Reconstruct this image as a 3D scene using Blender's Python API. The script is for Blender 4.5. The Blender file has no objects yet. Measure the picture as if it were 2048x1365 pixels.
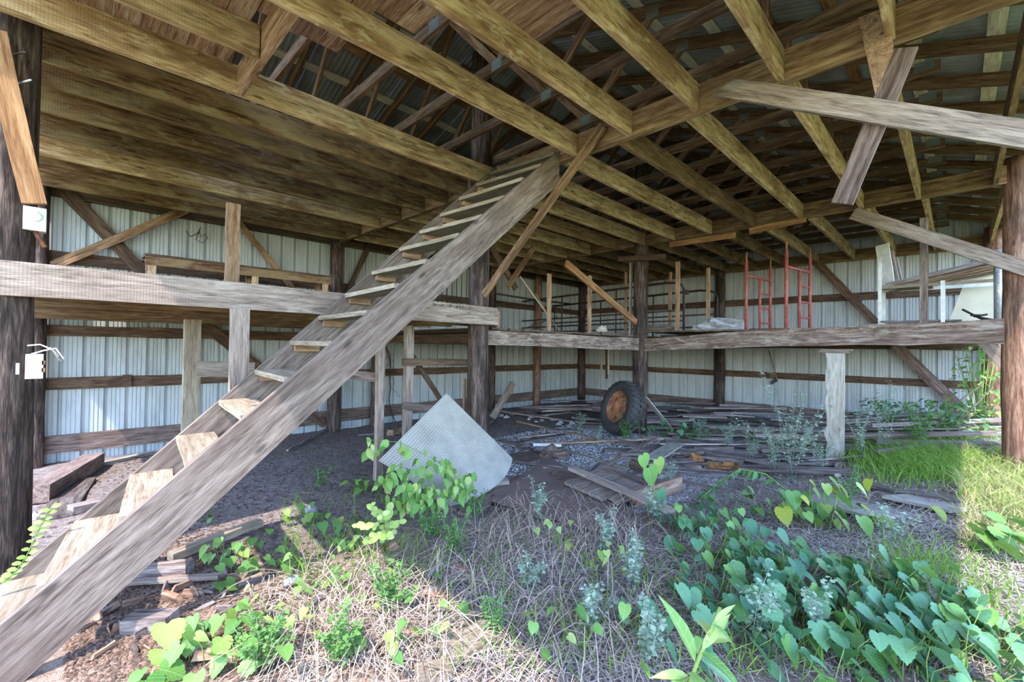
import bpy, math, random
from mathutils import Vector, Matrix, noise as mnoise

random.seed(11)
SC = bpy.context.scene
COL = SC.collection

# ---------------------------------------------------------------- camera
FPX = 885.0
YAW, PIT, ROL = (math.radians(a) for a in (45.17, 0.8, 0.8))
CZ = 2.0
_f = Vector((math.cos(YAW) * math.cos(PIT), math.sin(YAW) * math.cos(PIT), math.sin(PIT)))
_r0 = Vector((math.sin(YAW), -math.cos(YAW), 0))
_u0 = _r0.cross(_f)
CR = math.cos(ROL) * _r0 + math.sin(ROL) * _u0
CU = -math.sin(ROL) * _r0 + math.cos(ROL) * _u0
CF = _f
cam = bpy.data.cameras.new('camera')
cam.sensor_width = 36.0
cam.lens = FPX / 2048 * 36.0
cam.clip_start = 0.05
cam.clip_end = 400
camo = bpy.data.objects.new('camera', cam)
COL.objects.link(camo)
camo.matrix_world = Matrix(((CR.x, CU.x, -CF.x, 0), (CR.y, CU.y, -CF.y, 0), (CR.z, CU.z, -CF.z, CZ), (0, 0, 0, 1)))
SC.camera = camo

# ---------------------------------------------------------------- world, sun, exposure
SUN_DIR = Vector((0.60, 0.27, -1.0)).normalized()
world = bpy.data.worlds.new('sky')
SC.world = world
world.use_nodes = True
wn = world.node_tree
bg = wn.nodes['Background']
sky = wn.nodes.new('ShaderNodeTexSky')
sky.sky_type = 'NISHITA'
sky.sun_disc = False
sky.sun_elevation = math.asin(-SUN_DIR.z)
sky.sun_rotation = math.atan2(-SUN_DIR.x, -SUN_DIR.y)
sky.air_density = 1.0
sky.dust_density = 0.4
sky.ozone_density = 3.0
wn.links.new(sky.outputs['Color'], bg.inputs['Color'])
bg.inputs['Strength'].default_value = 0.75
sun = bpy.data.lights.new('sun', 'SUN')
sun.energy = 4.6
sun.angle = math.radians(0.6)
sun.color = (1.0, 0.93, 0.82)
suno = bpy.data.objects.new('sun', sun)
COL.objects.link(suno)
suno.rotation_euler = SUN_DIR.to_track_quat('-Z', 'Y').to_euler()
suno.location = (-20, -10, 30)
vs = SC.view_settings
vs.view_transform = 'Standard'
vs.look = 'None'
vs.gamma = 1.0
vs.use_curve_mapping = False
vs.exposure = 0.98
SC.cycles.use_denoising = True
SC.cycles.max_bounces = 4
SC.cycles.diffuse_bounces = 3
SC.cycles.glossy_bounces = 1
SC.cycles.transmission_bounces = 3
SC.cycles.adaptive_threshold = 0.04
SC.cycles.sample_clamp_indirect = 8.0

# ---------------------------------------------------------------- geometry helpers
def ray(u, v):
    return CR * ((u - 1024) / FPX) + CU * (-(v - 682.5) / FPX) + CF

def on(u, v, ax, c):
    """the point of the plane ax = c (world) seen at a photograph pixel"""
    d = ray(u, v)
    i = 'XYZ'.index(ax)
    t = (c - (CZ if i == 2 else 0)) / d[i]
    return Vector((0, 0, CZ)) + d * t

def sstep(a, b, x):
    t = max(0.0, min(1.0, (x - a) / (b - a)))
    return t * t * (3 - 2 * t)

def gz(x, y):
    """ground height"""
    h = -0.03 + 0.36 * sstep(2.6, -0.6, y) * sstep(1.0, 7.0, x) - 0.10 * sstep(8, 11, y)
    h += 0.10 * sstep(4.5, 2.0, math.hypot(x - 1.6, y - 1.2))
    h += 0.05 * mnoise.noise(Vector((x * .5, y * .5, 3.1))) + 0.02 * mnoise.noise(Vector((x * 2.1, y * 2.1, 7.7)))
    return h

def gnd(u, v):
    """the ground point seen at a photograph pixel"""
    z = 0.0
    p = on(u, v, 'Z', z)
    for _ in range(8):
        z = gz(p.x, p.y)
        p = on(u, v, 'Z', z)
    return p

def link(o, parent=None):
    COL.objects.link(o)
    if parent is not None:
        o.parent = parent
    return o

def tag(o, label=None, cat=None, group=None, kind=None):
    if label: o['label'] = label
    if cat: o['category'] = cat
    if group: o['group'] = group
    if kind: o['kind'] = kind
    return o

def empty(name, loc=(0, 0, 0), rz=0.0):
    o = bpy.data.objects.new(name, None)
    o.empty_display_size = .1
    o.location = loc
    o.rotation_euler = (0, 0, rz)
    COL.objects.link(o)
    return o

def mesh_obj(name, verts, faces, mat, parent=None, mtx=None, smooth=False):
    me = bpy.data.meshes.new(name)
    me.from_pydata([tuple(v) for v in verts], [], faces)
    if mat is not None:
        me.materials.append(mat)
    if smooth:
        me.polygons.foreach_set('use_smooth', [True] * len(me.polygons))
    me.update()
    o = bpy.data.objects.new(name, me)
    link(o, parent)
    if mtx is not None:
        o.matrix_local = mtx
    return o

def frame(p0, p1, up):
    """matrix with local X along p0->p1 and local Z near up"""
    p0 = Vector(p0); p1 = Vector(p1)
    x = (p1 - p0).normalized()
    z = Vector(up) - x * x.dot(Vector(up))
    if z.length < 1e-6:
        z = Vector((0, 1, 0)) - x * x.y
    z.normalize()
    y = z.cross(x)
    return Matrix(((x.x, y.x, z.x, p0.x), (x.y, y.y, z.y, p0.y), (x.z, y.z, z.z, p0.z), (0, 0, 0, 1)))

def board(name, p0, p1, w, t, mat, up=(0, 0, 1), parent=None, segs=4, wob=.004, w1=None, cut0=0.0, cut1=0.0, bow=0.0, seed=None):
    """sawn board: local X along, w across local Z, t across local Y, centred on p0-p1; ends may be raked (cut0, cut1), w1 is the far width"""
    rnd = random.Random(seed if seed is not None else random.random())
    L = (Vector(p1) - Vector(p0)).length
    w1 = w if w1 is None else w1
    V = []
    for i in range(segs + 1):
        f = i / segs
        ww = w + (w1 - w) * f
        o1, o2, o3 = (rnd.uniform(-wob, wob) for _ in range(3))
        b = bow * math.sin(math.pi * f)
        for sy, sz in ((-1, -1), (1, -1), (1, 1), (-1, 1)):
            x = L * f
            if i == 0: x += cut0 * sz * ww / 2
            if i == segs: x += cut1 * sz * ww / 2
            V.append((x, sy * t / 2 + o1 * .5, sz * (ww / 2 + (o2 if sz > 0 else o3)) + b))
    F = [(0, 1, 2, 3)]
    for i in range(segs):
        a = i * 4; c = a + 4
        for k in range(4):
            F.append((a + k, c + k, c + (k + 1) % 4, a + (k + 1) % 4))
    e = segs * 4
    F.append((e + 3, e + 2, e + 1, e))
    return mesh_obj(name, V, F, mat, parent, frame(p0, p1, up))

def log(name, p0, p1, r0, r1, mat, parent=None, sides=14, segs=9, rough=.06, seed=0):
    """round pole, local X along"""
    rnd = random.Random(seed)
    L = (Vector(p1) - Vector(p0)).length
    V, F = [], []
    for i in range(segs + 1):
        f = i / segs
        ox, oy = rnd.uniform(-.006, .006), rnd.uniform(-.006, .006)
        for k in range(sides):
            a = 2 * math.pi * k / sides
            r = (r0 + (r1 - r0) * f) * (1 + rough * mnoise.noise(Vector((math.cos(a) * 1.3, math.sin(a) * 1.3, f * L * .8 + seed * 3.3))))
            V.append((L * f, r * math.cos(a) + ox, r * math.sin(a) + oy))
    for i in range(segs):
        for k in range(sides):
            F.append((i * sides + k, i * sides + (k + 1) % sides, (i + 1) * sides + (k + 1) % sides, (i + 1) * sides + k))
    F.append(tuple(range(sides))[::-1])
    F.append(tuple(segs * sides + k for k in range(sides)))
    o = mesh_obj(name, V, F, mat, parent, frame(p0, p1, (0, 1, 0)), smooth=True)
    return o

def tube_data(pts, r, sides=6, r1=None):
    pts = [Vector(p) for p in pts]
    V, F = [], []
    n = len(pts)
    for i, p in enumerate(pts):
        d = (pts[min(i + 1, n - 1)] - pts[max(i - 1, 0)]).normalized()
        a = d.cross(Vector((0.13, 0.21, 1))) if abs(d.z) < .95 else d.cross(Vector((1, 0.1, 0)))
        a.normalize(); b = d.cross(a)
        rr = r if r1 is None else r + (r1 - r) * i / (n - 1)
        for k in range(sides):
            t = 2 * math.pi * k / sides
            V.append(p + (a * math.cos(t) + b * math.sin(t)) * rr)
    for i in range(n - 1):
        for k in range(sides):
            F.append((i * sides + k, i * sides + (k + 1) % sides, (i + 1) * sides + (k + 1) % sides, (i + 1) * sides + k))
    F.append(tuple(range(sides))[::-1]); F.append(tuple((n - 1) * sides + k for k in range(sides)))
    return V, F

def tube(name, pts, r, mat, parent=None, sides=6, r1=None):
    V, F = tube_data(pts, r, sides, r1)
    return mesh_obj(name, V, F, mat, parent, smooth=True)

def prism(name, poly, ext, mat, parent=None):
    """polygon of world points swept along the vector ext"""
    ext = Vector(ext)
    n = len(poly)
    o = Vector(poly[0])
    V = [Vector(p) - o for p in poly] + [Vector(p) - o + ext for p in poly]
    F = [tuple(range(n)), tuple(range(2 * n - 1, n - 1, -1))]
    for k in range(n):
        F.append((k, k + n, (k + 1) % n + n, (k + 1) % n))
    return mesh_obj(name, V, F, mat, parent, Matrix.Translation(o))

def box(name, c, s, mat, parent=None, rz=0.0):
    x, y, z = (a / 2 for a in s)
    V = [(i * x, j * y, k * z) for i in (-1, 1) for j in (-1, 1) for k in (-1, 1)]
    F = [(0, 1, 3, 2), (4, 6, 7, 5), (0, 4, 5, 1), (2, 3, 7, 6), (0, 2, 6, 4), (1, 5, 7, 3)]
    return mesh_obj(name, V, F, mat, parent, Matrix.Translation(Vector(c)) @ Matrix.Rotation(rz, 4, 'Z'))

def copy_tree(o, parent=None):
    c = o.copy()
    COL.objects.link(c)
    if parent is not None:
        c.parent = parent
        c.matrix_parent_inverse.identity()
    for ch in o.children:
        copy_tree(ch, c)
    return c

ORD = ['first', 'second', 'third', 'fourth', 'fifth', 'sixth', 'seventh', 'eighth', 'ninth', 'tenth', 'eleventh', 'twelfth', 'thirteenth',
       'fourteenth', 'fifteenth', 'sixteenth', 'seventeenth', 'eighteenth', 'nineteenth', 'twentieth', 'twenty-first', 'twenty-second']

# ---------------------------------------------------------------- materials
def nt(name):
    m = bpy.data.materials.new(name)
    m.use_nodes = True
    t = m.node_tree
    return m, t, t.nodes['Principled BSDF']

def ramp(t, fac, stops):
    r = t.nodes.new('ShaderNodeValToRGB')
    el = r.color_ramp.elements
    while len(el) < len(stops):
        el.new(0.5)
    for e, (p, c) in zip(el, stops):
        e.position = p
        e.color = (*c, 1) if len(c) == 3 else c
    t.links.new(fac, r.inputs['Fac'])
    return r.outputs['Color']

def nnoise(t, vec, scale, detail=4, rough=.55, dist=0.0):
    n = t.nodes.new('ShaderNodeTexNoise')
    n.inputs['Scale'].default_value = scale
    n.inputs['Detail'].default_value = detail
    n.inputs['Roughness'].default_value = rough
    n.inputs['Distortion'].default_value = dist
    if vec is not None:
        t.links.new(vec, n.inputs['Vector'])
    return n.outputs['Fac']

def nmath(t, op, a, b=None):
    n = t.nodes.new('ShaderNodeMath')
    n.operation = op
    for i, x in enumerate((a, b)):
        if x is None: continue
        if isinstance(x, (int, float)): n.inputs[i].default_value = x
        else: t.links.new(x, n.inputs[i])
    return n.outputs[0]

def nmix(t, fac, a, b, mode='MIX'):
    n = t.nodes.new('ShaderNodeMix')
    n.data_type = 'RGBA'
    n.blend_type = mode
    for s, x in ((n.inputs[0], fac), (n.inputs[6], a), (n.inputs[7], b)):
        if isinstance(x, (int, float)): s.default_value = x
        elif isinstance(x, tuple): s.default_value = (*x, 1)
        else: t.links.new(x, s)
    return n.outputs[2]

def objvec(t, scale=(1, 1, 1), rnd=True):
    tc = t.nodes.new('ShaderNodeTexCoord')
    vec = tc.outputs['Object']
    oi = None
    if rnd:
        oi = t.nodes.new('ShaderNodeObjectInfo')
        k = nmath(t, 'MULTIPLY', oi.outputs['Random'], 57.0)
        cb = t.nodes.new('ShaderNodeCombineXYZ')
        for i in range(3):
            t.links.new(k, cb.inputs[i])
        ad = t.nodes.new('ShaderNodeVectorMath'); ad.operation = 'ADD'
        t.links.new(vec, ad.inputs[0]); t.links.new(cb.outputs[0], ad.inputs[1])
        vec = ad.outputs[0]
    return vec, oi

def vscale(t, vec, s):
    m = t.nodes.new('ShaderNodeVectorMath'); m.operation = 'MULTIPLY'
    t.links.new(vec, m.inputs[0]); m.inputs[1].default_value = s
    return m.outputs[0]

def bump(t, bs, h, strength=.4, dist=.01):
    b = t.nodes.new('ShaderNodeBump')
    b.inputs['Strength'].default_value = strength
    b.inputs['Distance'].default_value = dist
    t.links.new(h, b.inputs['Height'])
    t.links.new(b.outputs[0], bs.inputs['Normal'])

def wood(name, dark, mid, light, stain=(.1, .06, .03), stain_amt=.55, rough=.85, vary=.35, saw=0.0, bstr=.45, blot=None, blot_amt=0.0):
    m, t, bs = nt(name)
    vec, oi = objvec(t)
    g = nnoise(t, vscale(t, vec, (2.2, 24, 24)), 1.0, 4, .68, .5)
    fine = nnoise(t, vscale(t, vec, (9, 130, 130)), 1.0, 1, .6)
    gf = nmath(t, 'ADD', nmath(t, 'MULTIPLY', g, .72), nmath(t, 'MULTIPLY', fine, .28))
    col = ramp(t, gf, [(.36, dark), (.49, mid), (.62, light)])
    s = nnoise(t, vscale(t, vec, (.9, 2.6, 2.6)), 1.3, 3, .6, .6)
    sf = ramp(t, s, [(.46, (0, 0, 0)), (.66, (stain_amt,) * 3)])
    col = nmix(t, sf, col, stain)
    if blot:
        b2 = nnoise(t, vscale(t, vec, (1.7, 5, 5)), 2.1, 4, .7, .3)
        bf = ramp(t, b2, [(.55, (0, 0, 0)), (.64, (blot_amt,) * 3)])
        col = nmix(t, bf, col, blot)
    kn = t.nodes.new('ShaderNodeTexVoronoi')                    # knots
    kn.inputs['Scale'].default_value = 1.0
    t.links.new(vscale(t, vec, (1.7, 5.5, 5.5)), kn.inputs['Vector'])
    kf = ramp(t, kn.outputs['Distance'], [(.05, (.75,) * 3), (.13, (0, 0, 0))])
    col = nmix(t, kf, col, tuple(c * .45 for c in dark))
    hsv = t.nodes.new('ShaderNodeHueSaturation')
    t.links.new(col, hsv.inputs['Color'])
    t.links.new(nmath(t, 'ADD', nmath(t, 'MULTIPLY', oi.outputs['Random'], vary), 1 - vary / 2), hsv.inputs['Value'])
    t.links.new(hsv.outputs[0], bs.inputs['Base Color'])
    bs.inputs['Roughness'].default_value = rough
    bs.inputs['Specular IOR Level'].default_value = .25
    h = gf
    if saw:
        wv = t.nodes.new('ShaderNodeTexWave')
        wv.wave_type = 'BANDS'; wv.bands_direction = 'X'
        wv.inputs['Scale'].default_value = 14
        wv.inputs['Distortion'].default_value = 1.2
        wv.inputs['Detail'].default_value = 2
        t.links.new(vec, wv.inputs['Vector'])
        h = nmath(t, 'ADD', gf, nmath(t, 'MULTIPLY', wv.outputs['Fac'], saw))
    bump(t, bs, h, bstr, .012)
    return m

M = {}
M['joist'] = wood('joist_wood', (.16, .085, .045), (.49, .31, .18), (.68, .475, .31), (.19, .09, .042), .8, saw=.12, blot=(.68, .56, .38), blot_amt=.6)
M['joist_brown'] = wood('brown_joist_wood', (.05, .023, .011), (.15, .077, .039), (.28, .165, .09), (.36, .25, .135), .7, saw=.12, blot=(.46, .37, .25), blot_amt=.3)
M['girder'] = wood('girder_wood', (.10, .05, .027), (.25, .145, .08), (.40, .26, .16), (.11, .055, .03), .65, saw=.1)
M['grey'] = wood('grey_wood', (.07, .05, .042), (.18, .134, .113), (.28, .222, .192), (.115, .075, .06), .55, saw=.15)
M['grey_light'] = wood('pale_grey_wood', (.12, .088, .075), (.28, .215, .18), (.42, .34, .295), (.19, .125, .10), .5, saw=.15)
M['tread'] = wood('tread_wood', (.14, .10, .068), (.265, .21, .155), (.36, .30, .235), (.17, .115, .08), .4)
M['pale'] = wood('pale_wood', (.18, .155, .13), (.31, .28, .245), (.42, .39, .35), (.22, .185, .15), .4)
M['orange'] = wood('orange_wood', (.13, .075, .045), (.29, .18, .115), (.42, .29, .20), (.17, .09, .055), .5)
M['rustwood'] = wood('rusty_orange_wood', (.14, .06, .025), (.30, .15, .07), (.42, .25, .13), (.18, .08, .035), .5)
M['post'] = wood('post_wood', (.014, .009, .008), (.062, .041, .034), (.17, .12, .105), (.015, .01, .009), .8, rough=.8, bstr=.8)
M['post_red'] = wood('red_post_wood', (.09, .04, .025), (.25, .13, .09), (.42, .27, .21), (.05, .03, .025), .6, rough=.8, bstr=.8)
M['girt'] = wood('girt_wood', (.035, .02, .013), (.10, .058, .038), (.18, .115, .08), (.04, .025, .018), .5)
M['girt_low'] = wood('low_girt_wood', (.06, .038, .032), (.17, .115, .098), (.27, .20, .18), (.06, .04, .035), .5)
M['truss'] = wood('truss_wood', (.042, .021, .011), (.125, .069, .036), (.21, .125, .07), (.07, .034, .018), .5)
M['plank'] = wood('plank_wood', (.14, .06, .035), (.33, .19, .125), (.50, .36, .27), (.22, .10, .06), .5)
M['deck'] = wood('deck_wood', (.04, .025, .018), (.12, .075, .05), (.2, .135, .095), (.06, .04, .03), .5)
M['beam_old'] = wood('old_beam_wood', (.045, .03, .025), (.19, .13, .105), (.36, .285, .245), (.09, .05, .035), .6, blot=(.42, .37, .33), blot_amt=.5)
M['debris'] = wood('debris_wood', (.06, .043, .038), (.19, .145, .135), (.36, .31, .295), (.11, .075, .065), .5, vary=.9)
M['purlin'] = wood('purlin_wood', (.36, .30, .22), (.54, .47, .37), (.68, .62, .52), (.34, .2, .1), .35)
M['purlin_brown'] = wood('brown_purlin_wood', (.10, .045, .018), (.25, .12, .05), (.38, .21, .1), (.1, .05, .03), .4)

def flat(name, c, rough=.6, metal=0.0, var=.12, nscale=8.0, c2=None, bstr=0.0, spec=.4):
    m, t, bs = nt(name)
    vec, oi = objvec(t)
    n = nnoise(t, vec, nscale, 5, .65)
    c2 = c2 or tuple(x * (1 - 2.2 * var) for x in c)
    col = ramp(t, n, [(.35, c2), (.62, c)])
    t.links.new(col, bs.inputs['Base Color'])
    bs.inputs['Roughness'].default_value = rough
    bs.inputs['Metallic'].default_value = metal
    bs.inputs['Specular IOR Level'].default_value = spec
    if bstr:
        bump(t, bs, n, bstr, .02)
    return m

def metal_wall():
    m, t, bs = nt('white_sheet_metal')
    vec, oi = objvec(t)
    n = nnoise(t, vscale(t, vec, (1, 1, .25)), 3.0, 6, .7)
    col = ramp(t, n, [(.3, (.32, .335, .34)), (.55, (.45, .475, .495))])
    d = nnoise(t, vscale(t, vec, (1, 1, .5)), 9.0, 8, .75, .4)
    df = ramp(t, d, [(.60, (0, 0, 0)), (.76, (.75,) * 3)])
    col = nmix(t, df, col, (.30, .25, .18))
    t.links.new(col, bs.inputs['Base Color'])
    bs.inputs['Roughness'].default_value = .5
    bs.inputs['Specular IOR Level'].default_value = .3
    return m
M['sheet'] = metal_wall()
M['roof'] = flat('galvanised_roof', (.27, .285, .30), .5, .0, .25, 1.3, (.15, .13, .12))
M['plate'] = flat('truss_plate_metal', (.13, .135, .115), .7, .0)
M['white'] = flat('white_paint', (.78, .78, .76), .5)
M['rust'] = flat('rusty_metal', (.34, .15, .07), .8, .1, .3, 6, (.12, .05, .03))
M['pipe'] = flat('dark_pipe', (.075, .05, .04), .6, .2, .3, 9)
M['red'] = flat('red_paint', (.42, .10, .085), .5, 0, .22, 12)
M['rubber'] = flat('tire_rubber', (.045, .043, .045), .75, 0, .2, 14, (.025, .024, .026), .3)
M['tarp'] = flat('grey_tarp', (.42, .42, .45), .55, 0, .2, 6)
M['cream'] = flat('cream_board', (.66, .61, .50), .55, 0, .06, 3)
M['black'] = flat('black_iron', (.03, .03, .032), .6)
M['stone'] = flat('pale_stone', (.46, .44, .43), .9, 0, .2, 12, bstr=.4)
M['rot'] = flat('rotten_wood', (.42, .19, .06), .95, 0, .3, 18, (.18, .07, .03), .8)
M['brownboard'] = flat('brown_board', (.19, .125, .10), .8, 0, .2, 7, (.09, .06, .05), .2)
M['foil'] = flat('foil_wrapper', (.55, .58, .64), .3, .4, .2, 20)

def pegboard(name, c, hole, spacing):
    m, t, bs = nt(name)
    tc = t.nodes.new('ShaderNodeTexCoord')
    fr = t.nodes.new('ShaderNodeVectorMath'); fr.operation = 'FRACTION'
    t.links.new(vscale(t, tc.outputs['UV'], (spacing, spacing, 1)), fr.inputs[0])
    sb = t.nodes.new('ShaderNodeVectorMath'); sb.operation = 'DISTANCE'
    sx = t.nodes.new('ShaderNodeSeparateXYZ'); t.links.new(fr.outputs[0], sx.inputs[0])
    cb = t.nodes.new('ShaderNodeCombineXYZ')
    t.links.new(sx.outputs[0], cb.inputs[0]); t.links.new(sx.outputs[1], cb.inputs[1])
    t.links.new(cb.outputs[0], sb.inputs[0]); sb.inputs[1].default_value = (.5, .5, 0)
    f = ramp(t, sb.outputs['Value'], [(.15, (1, 1, 1)), (.19, (0, 0, 0))])
    vec, oi = objvec(t)
    n = nnoise(t, vec, 3.5, 6, .7)
    col = ramp(t, n, [(.3, tuple(x * .72 for x in c)), (.6, c)])
    col = nmix(t, f, col, hole)
    t.links.new(col, bs.inputs['Base Color'])
    bs.inputs['Roughness'].default_value = .6
    return m
M['peg'] = pegboard('cream_pegboard', (.42, .395, .355), (.05, .045, .04), 44)
M['peg_dark'] = pegboard('dark_pegboard', (.22, .155, .14), (.02, .014, .014), 36)

def ground_mat():
    m, t, bs = nt('earth')
    tc = t.nodes.new('ShaderNodeTexCoord')
    vec = tc.outputs['Object']
    n1 = nnoise(t, vec, .9, 3, .65)
    n2 = nnoise(t, vec, 14, 5, .75)
    n3 = nnoise(t, vec, 60, 2, .7)
    dirt = ramp(t, n2, [(.3, (.11, .085, .08)), (.5, (.225, .18, .17)), (.68, (.37, .315, .30))])
    straw = ramp(t, n3, [(.3, (.14, .10, .08)), (.7, (.36, .30, .26))])
    gravel = ramp(t, n3, [(.35, (.16, .15, .155)), (.65, (.46, .45, .465))])
    sx = t.nodes.new('ShaderNodeSeparateXYZ'); t.links.new(vec, sx.inputs[0])
    def band(o, a, b):
        mr = t.nodes.new('ShaderNodeMapRange'); mr.interpolation_type = 'SMOOTHSTEP'
        t.links.new(o, mr.inputs[0]); mr.inputs[1].default_value = a; mr.inputs[2].default_value = b
        return mr.outputs[0]
    wob = nmath(t, 'MULTIPLY', nmath(t, 'SUBTRACT', n1, .5), 3.0)
    Y = nmath(t, 'ADD', sx.outputs[1], wob)
    X = nmath(t, 'ADD', sx.outputs[0], wob)
    fs = nmath(t, 'MULTIPLY', band(Y, 4.6, 3.2), .85)
    col = nmix(t, fs, dirt, straw)
    fg = nmath(t, 'MULTIPLY', nmath(t, 'MULTIPLY', band(X, 4.6, 5.4), band(Y, 7.2, 6.2)), nmath(t, 'MULTIPLY', band(Y, 2.2, 3.2), .8))
    col = nmix(t, fg, col, gravel)
    clay = nmath(t, 'MULTIPLY', nmath(t, 'MULTIPLY', band(X, 2.4, 1.2), band(Y, 5.0, 3.6)), .8)
    clayc = ramp(t, n2, [(.3, (.24, .15, .11)), (.65, (.46, .35, .28))])
    col = nmix(t, clay, col, clayc)
    out = nmath(t, 'MAXIMUM', band(sx.outputs[1], -.7, -1.9), band(sx.outputs[0], -1.6, -3.2))
    out = nmath(t, 'MAXIMUM', out, nmath(t, 'MAXIMUM', band(sx.outputs[0], 15.2, 15.6), band(sx.outputs[1], 11.2, 11.6)))
    grass = ramp(t, n2, [(.3, (.15, .18, .05)), (.7, (.34, .36, .13))])
    col = nmix(t, out, col, grass)
    t.links.new(col, bs.inputs['Base Color'])
    bs.inputs['Roughness'].default_value = .95
    bs.inputs['Specular IOR Level'].default_value = .1
    bump(t, bs, nmath(t, 'ADD', n2, nmath(t, 'MULTIPLY', n3, .5)), .7, .05)
    return m
M['ground'] = ground_mat()

# ---------------------------------------------------------------- ground
def axis(lo, hi, step, far):
    a = []
    v = lo
    while v < hi + 1e-6:
        a.append(v); v += step
    s, v = step, lo
    pre = []
    while v > lo - far:
        s *= 1.5; v -= s; pre.append(v)
    s, v = step, a[-1]
    post = []
    while v < hi + far:
        s *= 1.5; v += s; post.append(v)
    return pre[::-1] + a + post
gx = axis(-2.5, 16.0, .14, 70)
gy = axis(-3.0, 12.0, .14, 70)
V = [(x, y, gz(x, y) + (0.012 * mnoise.noise(Vector((x * 6, y * 6, 1))) if -3 < y < 12 and -3 < x < 16 else 0)) for x in gx for y in gy]
ny = len(gy)
F = [(i * ny + j, (i + 1) * ny + j, (i + 1) * ny + j + 1, i * ny + j + 1) for i in range(len(gx) - 1) for j in range(ny - 1)]
tag(mesh_obj('ground', V, F, M['ground'], smooth=True), 'bare trampled earth under the barn running out into grass', 'ground', kind='structure')

# ---------------------------------------------------------------- walls of ribbed white sheet
WL, WB = 11.07, 15.08                # inner planes of the two walls
ZB = -.13 + .0
XM = -.75                            # near end of the barn
RP = .295                            # rib pitch
RIDGE, SLOPE = 5.25, .333
def chord_z(y):                      # underside of the truss top chords
    d = abs(y - RIDGE)
    return 2.0 + 2.91 + SLOPE * (RIDGE + .57) - SLOPE * d

def rib_profile(n, pitch):
    """(distance, outward depth) of a sheet with n major ribs, seen from inside: pan, minor ribs, major rib"""
    P = []
    for i in range(n):
        s = i * pitch
        P += [(s, 0), (s + .008, .05), (s + .050, .05), (s + .058, 0)]
        for k in (1, 2, 3):
            c = s + .058 + (pitch - .058) * k / 4
            P += [(c - .012, 0), (c - .006, .011), (c + .006, .011), (c + .012, 0)]
    P.append((n * pitch, 0))
    return P

def wall_sheets(root, axis_, start, end, topf, plane):
    w = 3 * RP
    P = rib_profile(3, RP)
    s = start
    while s < end - .01:
        V, F = [], []
        for d, dep in P:
            a = min(s + d, end)
            for z in (ZB, topf(a)):
                V.append((d, dep, z) if axis_ == 'X' else (dep, d, z))
        for i in range(len(P) - 1):
            F.append((2 * i, 2 * i + 2, 2 * i + 3, 2 * i + 1))
        mt = Matrix.Translation((s, plane, 0)) if axis_ == 'X' else Matrix.Translation((plane, s, 0))
        mesh_obj('wall_panel', V, F, M['sheet'], root, mt)
        s += w

wl = tag(empty('wall_left'), 'long wall of ribbed white metal sheets on dark wooden girts', 'wall', kind='structure')
wall_sheets(wl, 'X', XM, WB, lambda a: 5.05, WL)
wb = tag(empty('wall_back'), 'end wall of ribbed white metal sheets under the gable', 'wall', kind='structure')
wall_sheets(wb, 'Y', -.85, WL, lambda a: chord_z(a) + .18, WB)

def girt(root, mat, a, b, w, t=.05):
    up = (0, 0, 1)
    board('girt', a, b, w, t, mat, up, root, segs=8, wob=.008)
z_low, z_mid, z_up = 2 - 1.80, 2 - .745, 2 + 1.46
for (z, w, m_) in ((z_low, .31, 'girt_low'), (z_mid, .20, 'girt'), (z_up, .20, 'girt'), (2.18, .2, 'girt')):
    for i, x0 in enumerate((XM, 4.62, 9.83)):
        girt(wl, M[m_], (x0 + .0, WL - .03, z + (.01 if i else 0)), ((4.62, 9.83, WB)[i] - .01, WL - .03, z), w)
for (z, w, m_) in ((z_low + .02, .28, 'girt_low'), (z_mid, .19, 'girt'), (z_up + .05, .2, 'girt'), (2.18, .2, 'girt')):
    for i, y0 in enumerate((-.75, 5.42)):
        girt(wb, M[m_], (WB - .03, y0, z), (WB - .03, (5.40, WL)[i], z), w)
# small splice block on the mid girt
pa = on(254, 761, 'Y', WL - .07)
box('splice_block', pa, (.13, .03, .21), M['girt'], wl)
girt(wl, M['girt'], (XM, WL - .05, 4.64), (WB, WL - .05, 4.64), .28, .08)
girt(wb, M['girder'], (WB - .06, -.8, 4.62), (WB - .06, WL, 4.66), .30, .09)
# dark diagonal wind braces let into the walls
def brace(root, a, b, w, m_='girt', t=.05, name='brace', up=None):
    d = (Vector(b) - Vector(a))
    u = up or (0, 0, 1)
    return board(name, a, b, w, t, M[m_], u, root, segs=5, wob=.006)
brace(wl, on(128, 380, 'Y', WL - .09), on(300, 560, 'Y', WL - .09), .22)
brace(wl, on(300, 560, 'Y', WL - .09), on(560, 770, 'Y', WL - .09), .22)
brace(wl, on(105, 532, 'Y', WL - .15), on(372, 420, 'Y', WL - .15), .15, 'girder')
brace(wl, on(478, 446, 'Y', WL - .15), on(588, 580, 'Y', WL - .15), .12, 'girder')
brace(wl, on(752, 465, 'Y', WL - .12), on(692, 590, 'Y', WL - .12), .12)
brace(wl, on(590, 812, 'Y', WL - .12), on(650, 850, 'Y', WL - .12), .16)
brace(wb, on(1630, 522, 'X', WB - .12), on(1765, 660, 'X', WB - .12), .2)
brace(wb, on(1790, 690, 'X', WB - .12), on(1955, 852, 'X', WB - .12), .24, 'girt_low')

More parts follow.
